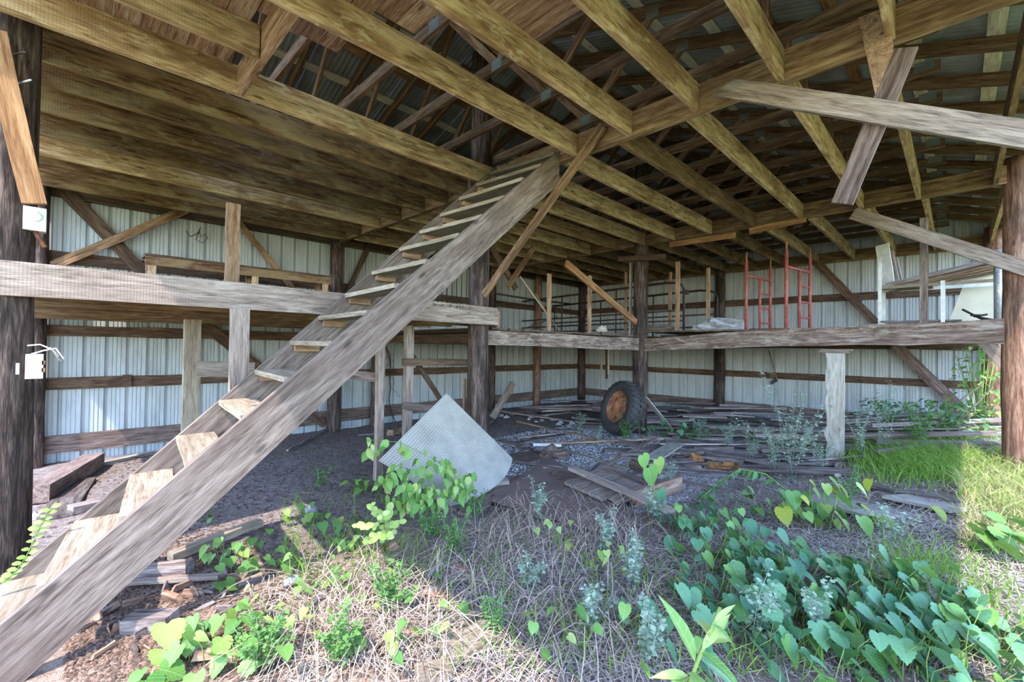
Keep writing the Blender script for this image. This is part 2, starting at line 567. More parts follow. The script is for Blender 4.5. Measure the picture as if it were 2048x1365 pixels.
# ---------------------------------------------------------------- roof: corrugated sheets on purlins
ceil = tag(empty('ceiling'), 'corrugated metal roof sheets on spaced purlin boards', 'roof', kind='structure')
XR0, XR1 = -.9, 15.3
def sheet_z(y):
    return chord_z(y) + .15 + .03
def roof_sheets():
    w, waves, per = .7, 9, 4
    n = waves * per
    for side, (ya, yb) in enumerate(((-1.25, RIDGE + .02), (RIDGE - .02, 11.8))):
        V, F = [], []
        for i in range(n + 1):
            d = i / n * w
            h = .011 * math.sin(2 * math.pi * i / per)
            for y in (ya, yb):
                V.append((d, y, sheet_z(y) + .015 + h))
        for i in range(n):
            F.append((2 * i, 2 * i + 1, 2 * i + 3, 2 * i + 2))
        first = None
        k = 0
        x = XR0
        while x < XR1 - .1:
            if first is None:
                first = mesh_obj('roof_sheet', V, F, M['roof'], ceil, Matrix.Translation((x, 0, 0)), smooth=True)
            else:
                c = first.copy(); COL.objects.link(c)
                c.location = (x, 0, .004 * (k % 2))
            x += w - .02
            k += 1
roof_sheets()
rp = random.Random(5)
for side in (-1, 1):
    for k in range(11):
        y = RIDGE + side * (.12 + k * .6)
        for x0 in (XR0, 4.6, 9.9):
            x1 = {XR0: 4.55, 4.6: 9.85, 9.9: XR1}[x0]
            m_ = M['purlin'] if rp.random() < .7 else M['purlin_brown']
            board('purlin', (x0, y, sheet_z(y) - .018), (x1, y, sheet_z(y) - .018), .13, .026, m_,
                  (0, 1, -side * SLOPE), ceil, segs=3, wob=.003)

# ---------------------------------------------------------------- roof trusses
def make_truss():
    root = empty('roof_truss')
    t = .045
    bz = 2 + 3.05
    ya, yb = .12, 2 * RIDGE - .12
    board('bottom_chord', (0, ya, bz), (0, yb, bz), .12, t, M['truss'], (0, 0, 1), root, segs=3, wob=.002)
    for s in (-1, 1):
        a = Vector((0, RIDGE + s * 6.35, chord_z(RIDGE + s * 6.35) + .075))
        b = Vector((0, RIDGE + s * .02, chord_z(RIDGE + s * .02) + .075))
        board('top_chord', a, b, .145, t, M['truss'], (0, 0, 1), root, segs=3, wob=.002)
        q = RIDGE + s * 2.7
        th = RIDGE + s * 1.75
        board('web', (0, th, bz), (0, q, chord_z(q) + .05), .09, t * .9, M['truss'], (0, 1, 0), root, segs=2, wob=.002)
        board('web', (0, th, bz), (0, RIDGE + s * .08, chord_z(RIDGE) + .02), .09, t * .9, M['truss'], (0, 1, 0), root, segs=2, wob=.002)
        q2 = RIDGE + s * 3.9
        board('web', (0, q2, bz), (0, q2, chord_z(q2) + .05), .08, t * .9, M['truss'], (0, 1, 0), root, segs=2, wob=.002)
        for y, z in ((th, bz), (q, chord_z(q) + .04), (RIDGE + s * 5.0, bz + .03), (q2, bz)):
            box('gusset_plate', (0, y, z), (t + .006, .16, .11), M['plate'], root)
    return root
tr0 = make_truss()
xs = []
x = 14.55
while x > -.8:
    xs.append(x); x -= .81
for k, x in enumerate(xs):
    o = tr0 if k == 0 else copy_tree(tr0)
    o.location = (x, 0, 0)
    tag(o, 'dark brown timber roof truss, %s from the white gable wall' % ORD[k], 'roof truss', 'roof trusses under the metal roof')

# ---------------------------------------------------------------- log posts
def post(x, y, z0, z1, r0, r1, mat, label, seed, sides=16):
    o = log('log_post', (x, y, z0), (x + .0, y, z1), r0, r1, M[mat], None, sides, 10, .09, seed)
    return tag(o, label, 'post', 'round poles carrying the barn')
PX = (-.40, 4.66, 9.86)
PY = 5.47
P0 = post(PX[0], PY, gz(PX[0], PY) - .3, 6.7, .185, .165, 'post', 'black tarred pole with a rusty switch box, beside the foot of the stairs', 1)
P1 = post(PX[1], PY, gz(4.66, PY) - .3, 6.75, .172, .155, 'post', 'brown pole behind the leaning pegboard, charred near its base', 2)
P2 = post(PX[2], PY, gz(9.86, PY) - .3, 6.75, .185, .165, 'post', 'brown pole that the truck tire leans against', 3)
P3 = post(9.86, -.66, gz(9.86, -.66) - .3, 4.9, .20, .18, 'post_red', 'reddish pole at the sunlit grass, end of the loft beam', 4)
wp = [(-.42, WL - .18, .12, 'post', 'dark square-set wall pole behind the tarred pole'),
      (4.62, WL - .2, .165, 'post', 'thick dark wall pole seen under the stair stringer'),
      (5.72, WL - .2, .12, 'post', 'short dark wall pole beside the thin grey props'),
      (9.86, WL - .2, .14, 'post', 'wall pole hidden behind the pole by the pegboard'),
      (12.15, WL - .18, .13, 'post_red', 'slim brown wall pole between pegboard and corner'),
      (WB - .16, WL - .16, .15, 'post', 'dark corner pole where the two metal walls meet'),
      (WB - .2, 5.42, .165, 'post', 'dark pole halfway along the gable wall'),
      (WB - .22, -.62, .19, 'post_red', 'orange-brown pole at the open end of the gable wall')]
for i, (x, y, r, m_, lab) in enumerate(wp):
    top = 4.9 if i != 2 else 2.2
    post(x, y, gz(x, y) - .2, top, r, r * .93, m_, lab, 20 + i, 12)

# ---------------------------------------------------------------- girders and upper-floor joists
JB, JD, JT = 4.5, .28, .055          # joist underside, depth, thickness
def thing_board(name, label, cat, p0, p1, w, t, mat, up=(0, 0, 1), group=None, **k):
    return tag(board(name, p0, p1, w, t, M[mat], up, None, **k), label, cat, group)
thing_board('girder', 'heavy sawn girder over the stair head, first across the joists', 'girder', (4.66, -.8, JB + JD / 2), (4.66, 11.0, JB + JD / 2 + .02), JD, .10, 'girder', segs=10, wob=.006)
thing_board('girder', 'heavy sawn girder over the tire pole with splice boards', 'girder', (9.80, -.8, JB + .16), (9.80, 11.0, JB + .12), .27, .10, 'girder', segs=10, wob=.006)
p = on(1340, 490, 'X', 9.70); q = on(1471, 470, 'X', 9.70)
thing_board('splice_board', 'lower splice board nailed under the far girder', 'board', p, q, .12, .04, 'rustwood')
p = on(1499, 463, 'X', 9.70); q = on(1612, 438, 'X', 9.70)
thing_board('splice_board', 'upper splice board nailed to the far girder', 'board', p, q, .12, .04, 'rustwood')
rj = random.Random(3)
LEFT = [-.42, .37, 1.15, 1.93, 2.71, 3.51, 5.11, 5.76, 6.28, 7.02, 7.85, 8.70, 9.55, 10.35]
MID = [-.40, .44, 1.17, 2.07, 2.90, 3.75, 4.58, 5.32, 6.10, 6.9, 7.7, 8.5, 9.3, 10.1]
FAR = [-.55, .376, 1.13, 1.97, 2.79, 3.6, 4.4, 5.2, 6.0, 6.8, 7.6, 8.4, 9.2, 10.0]
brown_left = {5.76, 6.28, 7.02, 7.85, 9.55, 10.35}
def joist(y, x0, x1, lab, grp, mat, dz=0.0):
    thing_board('floor_joist', lab, 'joist', (x0, y + rj.uniform(-.01, .01), JB + JD / 2 + dz), (x1, y, JB + JD / 2 + dz), JD, JT, mat, (0, 0, 1), grp, segs=6, wob=.005)
for k, y in enumerate(LEFT):
    joist(y, -.72, 4.60, 'long tan floor joist in the stair bay, %s counted from the open side' % ORD[k], 'joists of the stair bay',
          'joist_brown' if y in brown_left else 'joist')
joist(4.32, -.72, 1.11, 'short tan joist ending at the stairwell header', None, 'joist')
for k, y in enumerate(MID):
    joist(y, 4.72, 9.74, 'tan floor joist between the two girders, %s counted from the open side' % ORD[k], 'joists of the middle bay', 'joist' if k % 4 else 'girder')
for k, y in enumerate(FAR):
    joist(y, 9.86, WB - .11, 'tan floor joist meeting the gable wall, %s counted from the open side' % ORD[k], 'joists of the end bay', 'joist' if k < 5 else 'joist_brown')
thing_board('stairwell_header', 'weathered header board closing the stairwell between two joists', 'header board', (1.15, 3.54, JB + JD / 2), (1.15, 5.08, JB + JD / 2), JD, .06, 'plank')
# upper floor planks (laid across the joists)
uf = tag(empty('floor_upper'), 'reddish weathered planks of the unfinished upper floor', 'floor', kind='structure')
ru = random.Random(8)
x = -.75
while x < 2.75:
    w = ru.uniform(.15, .24)
    yend = 5.35 if x + w < 1.16 else (4.15 if x + w < 1.82 else (3.40 if x + w < 2.12 else 2.85))
    board('plank', (x + w / 2, -1.0, JB + JD + .018), (x + w / 2, yend + ru.uniform(-.04, .04), JB + JD + .018), w - .008, .032, M['plank'], (1, 0, 0), uf, segs=3, wob=.003)
    x += w
x = -.75
while x < 1.0:
    w = ru.uniform(.15, .24)
    board('plank', (x + w / 2, 5.38, JB + JD + .018), (x + w / 2, 11.0, JB + JD + .018), w - .008, .032, M['deck'], (1, 0, 0), uf, segs=3, wob=.003)
    x += w
# low planks of the far bay corner keep the loft dark above the wall poles

# hanging gusset board, knee braces and loose boards
pg = [on(1718, 42, 'X', 4.58), on(1780, 18, 'X', 4.58), on(1788, 108, 'X', 4.58), on(1752, 195, 'X', 4.58)]
tag(prism('gusset_board', pg, (-.05, 0, 0), M['orange']), 'tapered board nailed upright on the girder, hanging below it', 'board')
thing_board('knee_brace', 'long grey knee brace with pointed end crossing below the girder', 'brace', on(1447, 176, 'X', 4.50), on(2075, 274, 'X', 4.50), .17, .05, 'grey_light', cut0=.9, segs=6)
thing_board('knee_brace', 'long grey knee brace running from far girder to the reddish pole', 'brace', on(1706, 427, 'X', 9.66), on(2075, 545, 'X', 9.66), .21, .06, 'grey_light', segs=6)
thing_board('hanging_board', 'dark wide board dangling crosswise behind the knee brace', 'board', on(1812, 97, 'X', 4.56), on(1684, 408, 'X', 4.56), .155, .035, 'girt_low', (0, 1, 0))
thing_board('knee_brace', 'slim brown knee brace from girder to the pole by the pegboard', 'brace', on(1207, 252, 'X', 4.54), on(968, 590, 'X', 4.54), .115, .045, 'girder', (0, 1, 1))
thing_board('knee_brace', 'orange knee brace slanting down to the pole above the tire', 'brace', on(1132, 527, 'Y', 5.28), on(1272, 645, 'Y', 5.28), .14, .045, 'rustwood')
thing_board('knee_brace', 'short dark brace under the joists behind the brown pole', 'brace', Vector((on(985, 520, 'Y', 7.6).x - .2, 7.6, 4.5)), on(1032, 578, 'Y', 7.6), .14, .05, 'girt')
thing_board('knee_brace', 'short brown brace crossing the dark one behind the pole', 'brace', Vector((on(1050, 535, 'Y', 7.5).x + .3, 7.5, 4.5)), on(1015, 575, 'Y', 7.5), .13, .05, 'girder')
thing_board('slant_board', 'orange slanting board nailed to the tarred pole', 'board', on(-14, 60, 'Y', 5.22), on(68, 408, 'Y', 5.22), .145, .05, 'rustwood', (1, 0, 0))
thing_board('knee_brace', 'small grey knee brace below the loft beam at the reddish pole', 'brace', on(1962, 676, 'X', 11.5), on(2030, 748, 'X', 11.5), .2, .07, 'grey')
thing_board('pole_cap', 'dark cap plank on the tire pole under the joists', 'plank', on(1238, 519, 'X', 9.66), on(1330, 514, 'X', 9.66), .12, .06, 'girt')

# ---------------------------------------------------------------- staircase
st = tag(empty('staircase', (0, 0, 0)), 'steep open wooden staircase with grey plank stringers', 'staircase')
NA, NB = Vector((4.60, 3.80, 4.655)), Vector((-.75, 3.80, 4.655 - 5.35 * .877))
FA, FB = Vector((4.66, 5.05, 4.84)), Vector((-.75, 5.05, 4.84 - 5.41 * .935))
def stringer(a, b, w, t):
    d = (b - a).normalized()
    n = Vector((d.z, 0, -d.x))
    n = n if n.z < 0 else -n
    vert = w / abs(n.z)
    poly = [a, a - Vector((0, 0, vert)), b + n * w, b]
    o = Vector(a)
    x = d; z = -n; y = z.cross(x)
    mt = Matrix(((x.x, y.x, z.x, o.x), (x.y, y.y, z.y, o.y), (x.z, y.z, z.z, o.z), (0, 0, 0, 1)))
    inv = mt.inverted()
    L = [inv @ q for q in poly]
    V = [(q.x, -t / 2, q.z) for q in L] + [(q.x, t / 2, q.z) for q in L]
    F = [(0, 1, 2, 3), (7, 6, 5, 4)] + [(k, k + 4, (k + 1) % 4 + 4, (k + 1) % 4) for k in range(4)]
    return mesh_obj('stringer', V, F, M['grey'], st, mt)
stringer(NA, NB, .33, .06)
stringer(FA, FB, .33, .06)
def nline(z):  # X on the near stringer's top edge at height z
    return NA.x + (z - NA.z) / .877
def fline(z):
    return FA.x + (z - FA.z) / .935
rs = random.Random(4)
tread_px = [(980, 345), (960, 370), (930, 398), (890, 430), (850, 463), (808, 497), (757, 543), (707, 588), (652, 632), (592, 680), (525, 738), (455, 798), (371, 868), (279, 945), (170, 1037), (62, 1150)]
for (u, v) in tread_px:
    q = on(u, v, 'Y', 5.02)
    z = q.z - .03
    xf = fline(z) + .06
    xn = nline(z + rs.uniform(-.02, .03)) + .10
    dz = rs.uniform(-.012, .012)
    dep = .29
    # a plank tread running between the two stringers, its front edge at the stringers' upper edges
    a = Vector((xf + dep * .5 - .06, 5.02, z)); b = Vector((xn + dep * .5 - .12, 3.83, z + dz))
    board('tread', a, b, dep, .045, M['tread'], (1, 0, .02), st, segs=3, wob=.004)
    board('cleat', (xf - .01, 4.995, z - .055), (xf + .24, 4.995, z - .055), .075, .05, M['orange'], (0, 0, 1), st, segs=1, wob=.002)
    board('cleat', (xn - .02, 3.855, z - .055), (xn + .22, 3.855, z - .055), .075, .05, M['orange'], (0, 0, 1), st, segs=1, wob=.002)

# ---------------------------------------------------------------- lower loft: beams, decks, props
p, q = on(-30, 555, 'Y', 5.27), on(993, 634, 'Y', 5.27)
p.z = q.z = 2.49
thing_board('loft_beam', 'broad pale grey beam of the low platform behind the stairs', 'beam', p, q, .275, .07, 'grey_light', segs=8, wob=.006)
thing_board('platform_end_board', 'reddish end board capping the platform beam at the pole', 'board', (4.90, 5.24, 2.45), (4.90, 5.7, 2.45), .24, .045, 'orange')
p0, p1 = on(976, 673, 'Y', PY), on(1268, 689, 'Y', PY)
thing_board('loft_beam', 'mossy grey loft beam between the pegboard pole and tire pole', 'beam', (4.8, PY, p0.z - .02), (9.7, PY, p1.z), .24, .14, 'beam_old', w1=.30, segs=8, wob=.01)
p0, p1 = on(1290, 690, 'X', 9.86), on(2020, 663, 'X', 9.86)
thing_board('loft_beam', 'long sagging weathered loft beam from tire pole to reddish pole', 'beam', p0, p1, .31, .16, 'beam_old', w1=.36, segs=10, wob=.018, bow=.03)
lf = tag(empty('floor_loft'), 'dark planked loft floor along the two metal walls', 'floor', kind='structure')
rl = random.Random(9)
def deck(x0, x1, y0, y1, z, along, wmin=.16, wmax=.24):
    a0, a1 = (x0, x1) if along == 'Y' else (y0, y1)
    s = a0
    while s < a1 - .05:
        w = min(rl.uniform(wmin, wmax), a1 - s)
        e0, e1 = rl.uniform(-.03, .03), rl.uniform(-.03, .03)
        dz = rl.uniform(-.006, .006)
        if along == 'Y':
            board('plank', (s + w / 2, y0 + e0, z + dz), (s + w / 2, y1 + e1, z + dz), w - .006, .035, M['deck'], (1, 0, 0), lf, segs=2, wob=.003)
        else:
            board('plank', (x0 + e0, s + w / 2, z + dz), (x1 + e1, s + w / 2, z + dz), w - .006, .035, M['deck'], (0, 1, 0), lf, segs=2, wob=.003)
        s += w
deck(-.7, 4.86, 5.30, 10.95, 2.60, 'Y')
deck(4.9, 9.75, 5.42, 10.95, 2.30, 'Y')
deck(9.80, WB - .06, 5.42, 10.95, 2.30, 'X')
deck(9.78, WB - .06, -.5, 5.40, 2.42, 'X')
for k, y in enumerate((5.85, 6.45, 7.1, 7.8, 8.6, 9.4, 10.2)):
    thing_board('platform_joist', 'brown joist under the low platform, %s from the front beam' % ORD[k], 'joist', (-.65, y, 2.46), (4.85, y, 2.46), .22, .05, 'girder', group='joists under the low platform')
for k, x in enumerate((10.6, 11.5, 12.4, 13.3, 14.2)):
    thing_board('loft_joist', 'dark loft joist beyond the tire pole, %s from it' % ORD[k], 'joist', (x, -.55, 2.28), (x, 5.3, 2.26), .2, .05, 'deck', group='loft joists of the end bay')
for k, x in enumerate((5.8, 6.8, 7.8, 8.8)):
    thing_board('loft_joist', 'dark loft joist of the middle bay, %s from the pegboard pole' % ORD[k], 'joist', (x, 5.6, 2.16), (x, 10.9, 2.16), .2, .05, 'deck', group='loft joists of the middle bay')

def prop(name, lab, u, v0, v1, ax, c, w, t, mat, to_ground=False, up=None):
    a = on(u, v0, ax, c)
    if to_ground:
        b = Vector((a.x, a.y, gz(a.x, a.y) - .02))
    else:
        b = on(u, v1, ax, c); b.x, b.y = a.x, a.y
    return thing_board(name, lab, 'prop', b, a, w, t, mat, up or ((1, 0, 0) if ax == 'Y' else (0, 1, 0)))
prop('prop_post', 'grey short prop under the platform beam, meeting the stairs', 480, 618, 800, 'Y', 5.22, .165, .07, 'grey_light')
prop('prop_post', 'tan upright prop under the platform beside the grey one', 385, 640, 0, 'Y', 6.45, .165, .09, 'tread', True)
prop('prop_post', 'thin grey prop standing in front of the short wall pole', 761, 690, 0, 'Y', 6.05, .11, .09, 'grey_light', True)
prop('prop_post', 'mottled grey prop with two crosspieces behind the pegboard', 818, 652, 0, 'Y', 5.97, .12, .10, 'grey_light', True)
a = on(467, 408, 'Y', 5.62)
thing_board('prop_post', 'upright tan stud between platform beam and joists', 'prop', (a.x, a.y, 2.61), a, .13, .06, 'girder', (1, 0, 0))
thing_board('crosspiece', 'stubby pale crosspiece nailed to the tan prop', 'board', on(394, 738, 'Y', 6.38), on(508, 741, 'Y', 6.38), .19, .05, 'grey_light')
thing_board('crosspiece', 'upper crosspiece between the mottled prop and the brown pole', 'board', on(806, 724, 'Y', 5.888), on(943, 726, 'Y', 5.888), .115, .06, 'deck')
thing_board('crosspiece', 'lower crosspiece on the mottled prop behind the pegboard', 'board', on(806, 812, 'Y', 5.893), on(872, 818, 'Y', 5.893), .11, .05, 'grey')
thing_board('crosspiece', 'short dark crosspiece behind the thin grey prop', 'board', on(690, 748, 'Y', 6.12), on(768, 758, 'Y', 6.12), .13, .05, 'girt_low')
thing_board('prop_brace', 'thin black strut slanting behind the pegboard', 'strut', on(822, 708, 'Y', 6.05), on(885, 806, 'Y', 6.05), .07, .05, 'girt')
thing_board('thin_stud', 'thin orange stud against the brown pole by the pegboard', 'stud', on(929, 758, 'Y', 5.72), on(929, 905, 'Y', 5.72), .05, .04, 'orange', (1, 0, 0))
# white timber pillar with a wavy edge
pil = tag(empty('timber_pillar', (9.80, 1.55, gz(9.8, 1.55))), 'pale timber pillar with a wavy edge under the loft beam', 'pillar')
zt = on(1668, 700, 'X', 9.8).z - gz(9.8, 1.55) - .02
N = 14
V, F = [], []
for i in range(N + 1):
    z = -.15 + (zt + .15) * i / N
    wav = .022 * math.sin(i * 1.9) + .014 * math.sin(i * 3.1 + 1)
    for x, y in ((-.06, .13 + wav), (-.06, -.13), (.06, -.13), (.06, .13 + wav * .6)):
        V.append((z, -x, y))
for i in range(N):
    for k in range(4):
        F.append((i * 4 + k, i * 4 + (k + 1) % 4, i * 4 + 4 + (k + 1) % 4, i * 4 + 4 + k))
F += [(3, 2, 1, 0), (N * 4, N * 4 + 1, N * 4 + 2, N * 4 + 3)]
mesh_obj('shaft', V, F, M['pale'], pil, Matrix(((0, -1, 0, 0), (0, 0, 1, 0), (1, 0, 0, 0), (0, 0, 0, 1))))
board('cap_plate', (0, -.24, zt + .015), (0, .22, zt + .015), .16, .035, M['grey'], (1, 0, 0), pil)
board('cap_plate', (0, -.20, zt - .02), (0, .24, zt - .02), .16, .035, M['grey'], (1, 0, 0), pil)
#PART2
# ================================================================ part 2: things
# ---------------------------------------------------------------- pegboards
def sheet_patch(name, T, R_, B, L_, mat, n=10, th=.006, bulge=Vector((0, 0, 0)), parent=None):
    """thin sheet through four corners (T-R-B-L), bowed by bulge in its lower half; UV over the sheet"""
    V, F, UV = [], [], []
    for j in range(n + 1):
        for i in range(n + 1):
            s, t_ = i / n, j / n
            p = T * (1 - s) * (1 - t_) + R_ * s * (1 - t_) + L_ * (1 - s) * t_ + B * s * t_
            k = (s * t_) * 1.0
            p = p + bulge * (4 * k * (1 - k))
            V.append(p); UV.append((s, t_))
    nrm = (R_ - T).cross(L_ - T).normalized()
    m_ = (n + 1) ** 2
    V = V + [p + nrm * th for p in V]
    idx = lambda i, j: j * (n + 1) + i
    for j in range(n):
        for i in range(n):
            a = (idx(i, j), idx(i + 1, j), idx(i + 1, j + 1), idx(i, j + 1))
            F.append(a); F.append(tuple(x + m_ for x in a[::-1]))
    for i in range(n):
        for a, b in ((idx(i, 0), idx(i + 1, 0)), (idx(i + 1, n), idx(i, n)), (idx(n, i), idx(n, i + 1)), (idx(0, i + 1), idx(0, i))):
            F.append((b, a, a + m_, b + m_))
    o = mesh_obj(name, V, F, mat, parent)
    uv = o.data.uv_layers.new(name='UVMap')
    for lp in o.data.loops:
        uv.data[lp.index].uv = UV[lp.vertex_index % m_]
    return o
T = on(893, 787, 'Y', 5.2); R_ = on(1025, 917, 'Y', 4.72); L_ = on(757, 922, 'Y', 4.66)
B = gnd(884, 1024); B.z += .01
tag(sheet_patch('pegboard', T, R_, B, L_, M['peg'], 14, .006, Vector((.12, -.16, -.05))), 'cream pegboard sheet leaning corner-up against the brown pole', 'pegboard')
q = [gnd(1098, 921), gnd(1266, 1034), gnd(1222, 1082), gnd(975, 1010)]
for p, dz in zip(q, (.08, .06, .05, .06)): p.z += dz
tag(sheet_patch('pegboard', q[0], q[1], q[2], q[3], M['peg_dark'], 10, .006, Vector((0, 0, .0))), 'dark brown pegboard sheet lying on the ground', 'pegboard')

# ---------------------------------------------------------------- truck tire
def lathe(name, prof, n, mat, parent, smooth=True):
    V, F = [], []
    k = len(prof)
    for i in range(n):
        a = 2 * math.pi * i / n
        for r, z in prof:
            V.append((r * math.cos(a), r * math.sin(a), z))
    for i in range(n):
        j = (i + 1) % n
        for q_ in range(k - 1):
            F.append((i * k + q_, j * k + q_, j * k + q_ + 1, i * k + q_ + 1))
    return mesh_obj(name, V, F, mat, parent, None, smooth)
RT = .60
TS = 1.07
tc_ = on(1243, 822, 'X', 9.05)
tire = tag(empty('truck_tire', tc_), 'big worn truck tire with rusty wheel leaning on a pole', 'tire')
az, tilt = math.radians(157), math.radians(17)
nz = Vector((math.cos(az) * math.cos(tilt), math.sin(az) * math.cos(tilt), math.sin(tilt)))
tire.rotation_euler = nz.to_track_quat('Z', 'Y').to_euler()
tire.location = (tc_.x, tc_.y, gz(tc_.x, tc_.y) + TS * RT * math.cos(tilt) + .06)
tire.scale = (TS, TS, TS)
hw = .155
lathe('casing', [(.335, hw * .75), (.36, hw * .95), (.43, hw * 1.12), (.50, hw * 1.08), (.555, hw * .92), (.575, hw * .6), (.578, 0), (.575, -hw * .6), (.555, -hw * .92), (.5, -hw * 1.08), (.43, -hw * 1.12), (.36, -hw * .95), (.335, -hw * .75)], 44, M['rubber'], tire)
lug = None
for k in range(30):
    for s in (-1, 1):
        a = 2 * math.pi * (k + (.5 if s > 0 else 0)) / 30
        if lug is None:
            V = []
            for x, y0, y1, zz in ((.555, -.034, .034, 0), (.608, -.026, .026, 0)):
                for z, off in ((.012, 0), (hw * .95, .02)):
                    V += [(x - (.035 if z > .05 else 0), y0 + off, z), (x - (.035 if z > .05 else 0), y1 + off, z)]
            F = [(0, 1, 3, 2), (4, 6, 7, 5), (0, 4, 5, 1), (2, 3, 7, 6), (0, 2, 6, 4), (1, 5, 7, 3)]
            lug = mesh_obj('tread_lug', V, F, M['rubber'], tire)
            o = lug
        else:
            o = lug.copy(); COL.objects.link(o)
        o.matrix_local = Matrix.Rotation(a, 4, 'Z') @ (Matrix.Identity(4) if s > 0 else Matrix.Diagonal((1, 1, -1, 1)))
rim = lathe('wheel_rim', [(.345, .135), (.325, .13), (.31, .09), (.30, .05), (.27, .045), (.2, .075), (.13, .09), (.115, .065), (.06, .06), (.0, .06)], 36, M['rust'], tire)
lathe('wheel_rim', [(.345, -.135), (.32, -.12), (.30, -.02), (.28, .03), (.0, .03)], 30, M['rust'], tire)
for k in range(6):
    a = 2 * math.pi * k / 6 + .3
    lathe('hand_hole', [(.0, .0), (.032, .0), (.034, -.01)], 10, M['black'], rim).location = (.235 * math.cos(a), .235 * math.sin(a), .067)
for k in range(8):
    a = 2 * math.pi * k / 8
    lathe('lug_nut', [(.012, -.01), (.012, .018), (.0, .018)], 6, M['rust'], rim).location = (.155 * math.cos(a), .155 * math.sin(a), .085)

# ---------------------------------------------------------------- boxes and wires on the tarred pole
def on_post(u, v, y=5.285):
    return on(u, v, 'Y', y)
c = on(70, 440, 'Y', 5.36)
sw = tag(empty('switch_box', c), 'white switch box with a round dial on the tarred pole', 'switch box')
box('housing', (0, 0, 0), (.13, .1, .19), M['white'], sw)
lathe('dial', [(.045, 0), (.045, .012), (.03, .02), (0, .02)], 14, M['white'], sw).matrix_local = Matrix.Translation((.0, -.052, .02)) @ Matrix.Rotation(math.pi / 2, 4, 'X')
tube('conduit', [(.0, 0, -.09), (.02, 0, -.14), (.06, -.01, -.22)], .018, M['rust'], sw)
c = on(69, 733, 'Y', 5.36)
sw = tag(empty('outlet_box', c), 'broken white outlet box with loose wires on the tarred pole', 'outlet box')
box('housing', (0, 0, 0), (.10, .1, .2), M['white'], sw)
for dz in (.03, -.03):
    box('socket', (.052, -.03, dz), (.02, .04, .035), M['rust'], sw)
tube('wire', [(-.04, -.06, .17), (.03, -.07, .18), (.1, -.08, .14), (.14, -.08, .08)], .006, M['white'], sw)
tube('wire', [(-.02, -.06, .1), (.05, -.07, .13), (.12, -.08, .15), (.17, -.09, .06)], .006, M['white'], sw)
board('wire_tag', (.09, -.08, .16), (.15, -.08, .04), .03, .008, M['tread'], (0, 1, 0), sw)
for k, (u, v, du, dv) in enumerate(((40, 106, 26, -5), (48, 165, 28, -8))):
    p = on(u - 14, v + 3, 'Y', 5.30); q = on(u + du - 14, v + dv + 3, 'Y', 5.12)
    tag(tube('nail', [p, q], .008, M['pipe'] if k == 0 else M['foil']), ('upper' if k == 0 else 'lower') + ' long nail sticking out of the tarred pole', 'nail')
p = on(35, 738, 'Y', 5.275)
tag(box('metal_tag', p, (.02, .006, .09), M['foil']), 'small bright metal tag on the tarred pole', 'tag')

# ---------------------------------------------------------------- bench and bar gate on the low platform
ye = 9.6
a, b = on(290, 524, 'Y', ye), on(661, 560, 'Y', ye)
a.z = b.z = (a.z + b.z) / 2
bn = tag(empty('work_bench', ((a.x + b.x) / 2, ye, 2.62)), 'long mossy wooden bench on the low platform by the metal wall', 'bench')
hx, tz = (b.x - a.x) / 2, a.z - 2.62
board('bench_top', (-hx, .25, tz + .10), (hx, .25, tz + .10), .5, .04, M['deck'], (0, 1, 0), bn)
board('apron', (-hx, 0, tz), (hx, 0, tz), .15, .04, M['joist_brown'], (0, 0, 1), bn)
for x in (-hx + .1, .1, hx - .1):
    board('leg', (x, .03, 0), (x, .03, tz), .1, .08, M['joist'], (1, 0, 0), bn, segs=1)
    board('leg', (x, .45, 0), (x, .45, tz), .1, .08, M['joist'], (1, 0, 0), bn, segs=1)
yg = 6.6
gt = tag(empty('bar_gate', (0, 0, 0)), 'black gate of thin upright iron bars behind the stairs', 'gate')
for u in (859, 868, 877, 886, 896, 906, 915, 925, 935):
    a = on(u, 462, 'Y', yg); b = on(u, 610, 'Y', yg)
    tube('bar', [(a.x, yg, 2.62), (a.x, yg, a.z)], .009, M['black'], gt, 5)
for v in (612, 462):
    a, b = on(854, v, 'Y', yg), on(940, v, 'Y', yg)
    z = 2.64 if v == 612 else a.z
    tube('rail', [(a.x, yg, z), (b.x, yg, z)], .012, M['black'], gt, 5)
rn = random.Random(31)
tail = tag(empty('nail_row', (0, 0, 0)), 'row of bent nails along the platform beam edge', 'nails')
for u, v in ((855, 606), (868, 607), (872, 608), (886, 609), (902, 610), (914, 612), (920, 612), (926, 613)):
    p = on(u, v, 'Y', 5.235)
    tube('nail', [p, p + Vector((-.04, -.05, -.035 + rn.uniform(-.01, .01)))], .005, M['black'], tail, 4)

# thin studs standing on the far loft
def stud(u, v0, zb, ax, c, w, mat, lab):
    a = on(u, v0, ax, c)
    return thing_board('thin_stud', lab, 'stud', (a.x, a.y, zb), a, w, .05, mat, (1, 0, 0) if ax == 'Y' else (0, 1, 0), 'studs standing on the far loft')
ZD, ZD2 = 2.32, 2.44
stud(1099, 548, ZD, 'Y', 5.75, .085, 'orange', 'tan loft stud between the brown pole and the corner')
stud(1180, 552, ZD, 'Y', 5.75, .085, 'orange', 'tan loft stud crossed by the orange knee brace')
stud(1262, 525, ZD, 'Y', 5.8, .07, 'pale', 'pale loft stud hugging the tire pole')
stud(1252, 545, ZD, 'Y', 6.6, .08, 'orange', 'brown loft stud just behind the pale one')
stud(1341, 545, ZD2, 'X', 11.2, .08, 'orange', 'far tan stud behind the pipe gate bend')
stud(1356, 524, ZD2, 'X', 10.1, .09, 'orange', 'near tan stud in front of the pipe gate bend')
stud(1417, 536, ZD2, 'X', 10.6, .075, 'orange', 'tan stud between pipe gates and red frames')
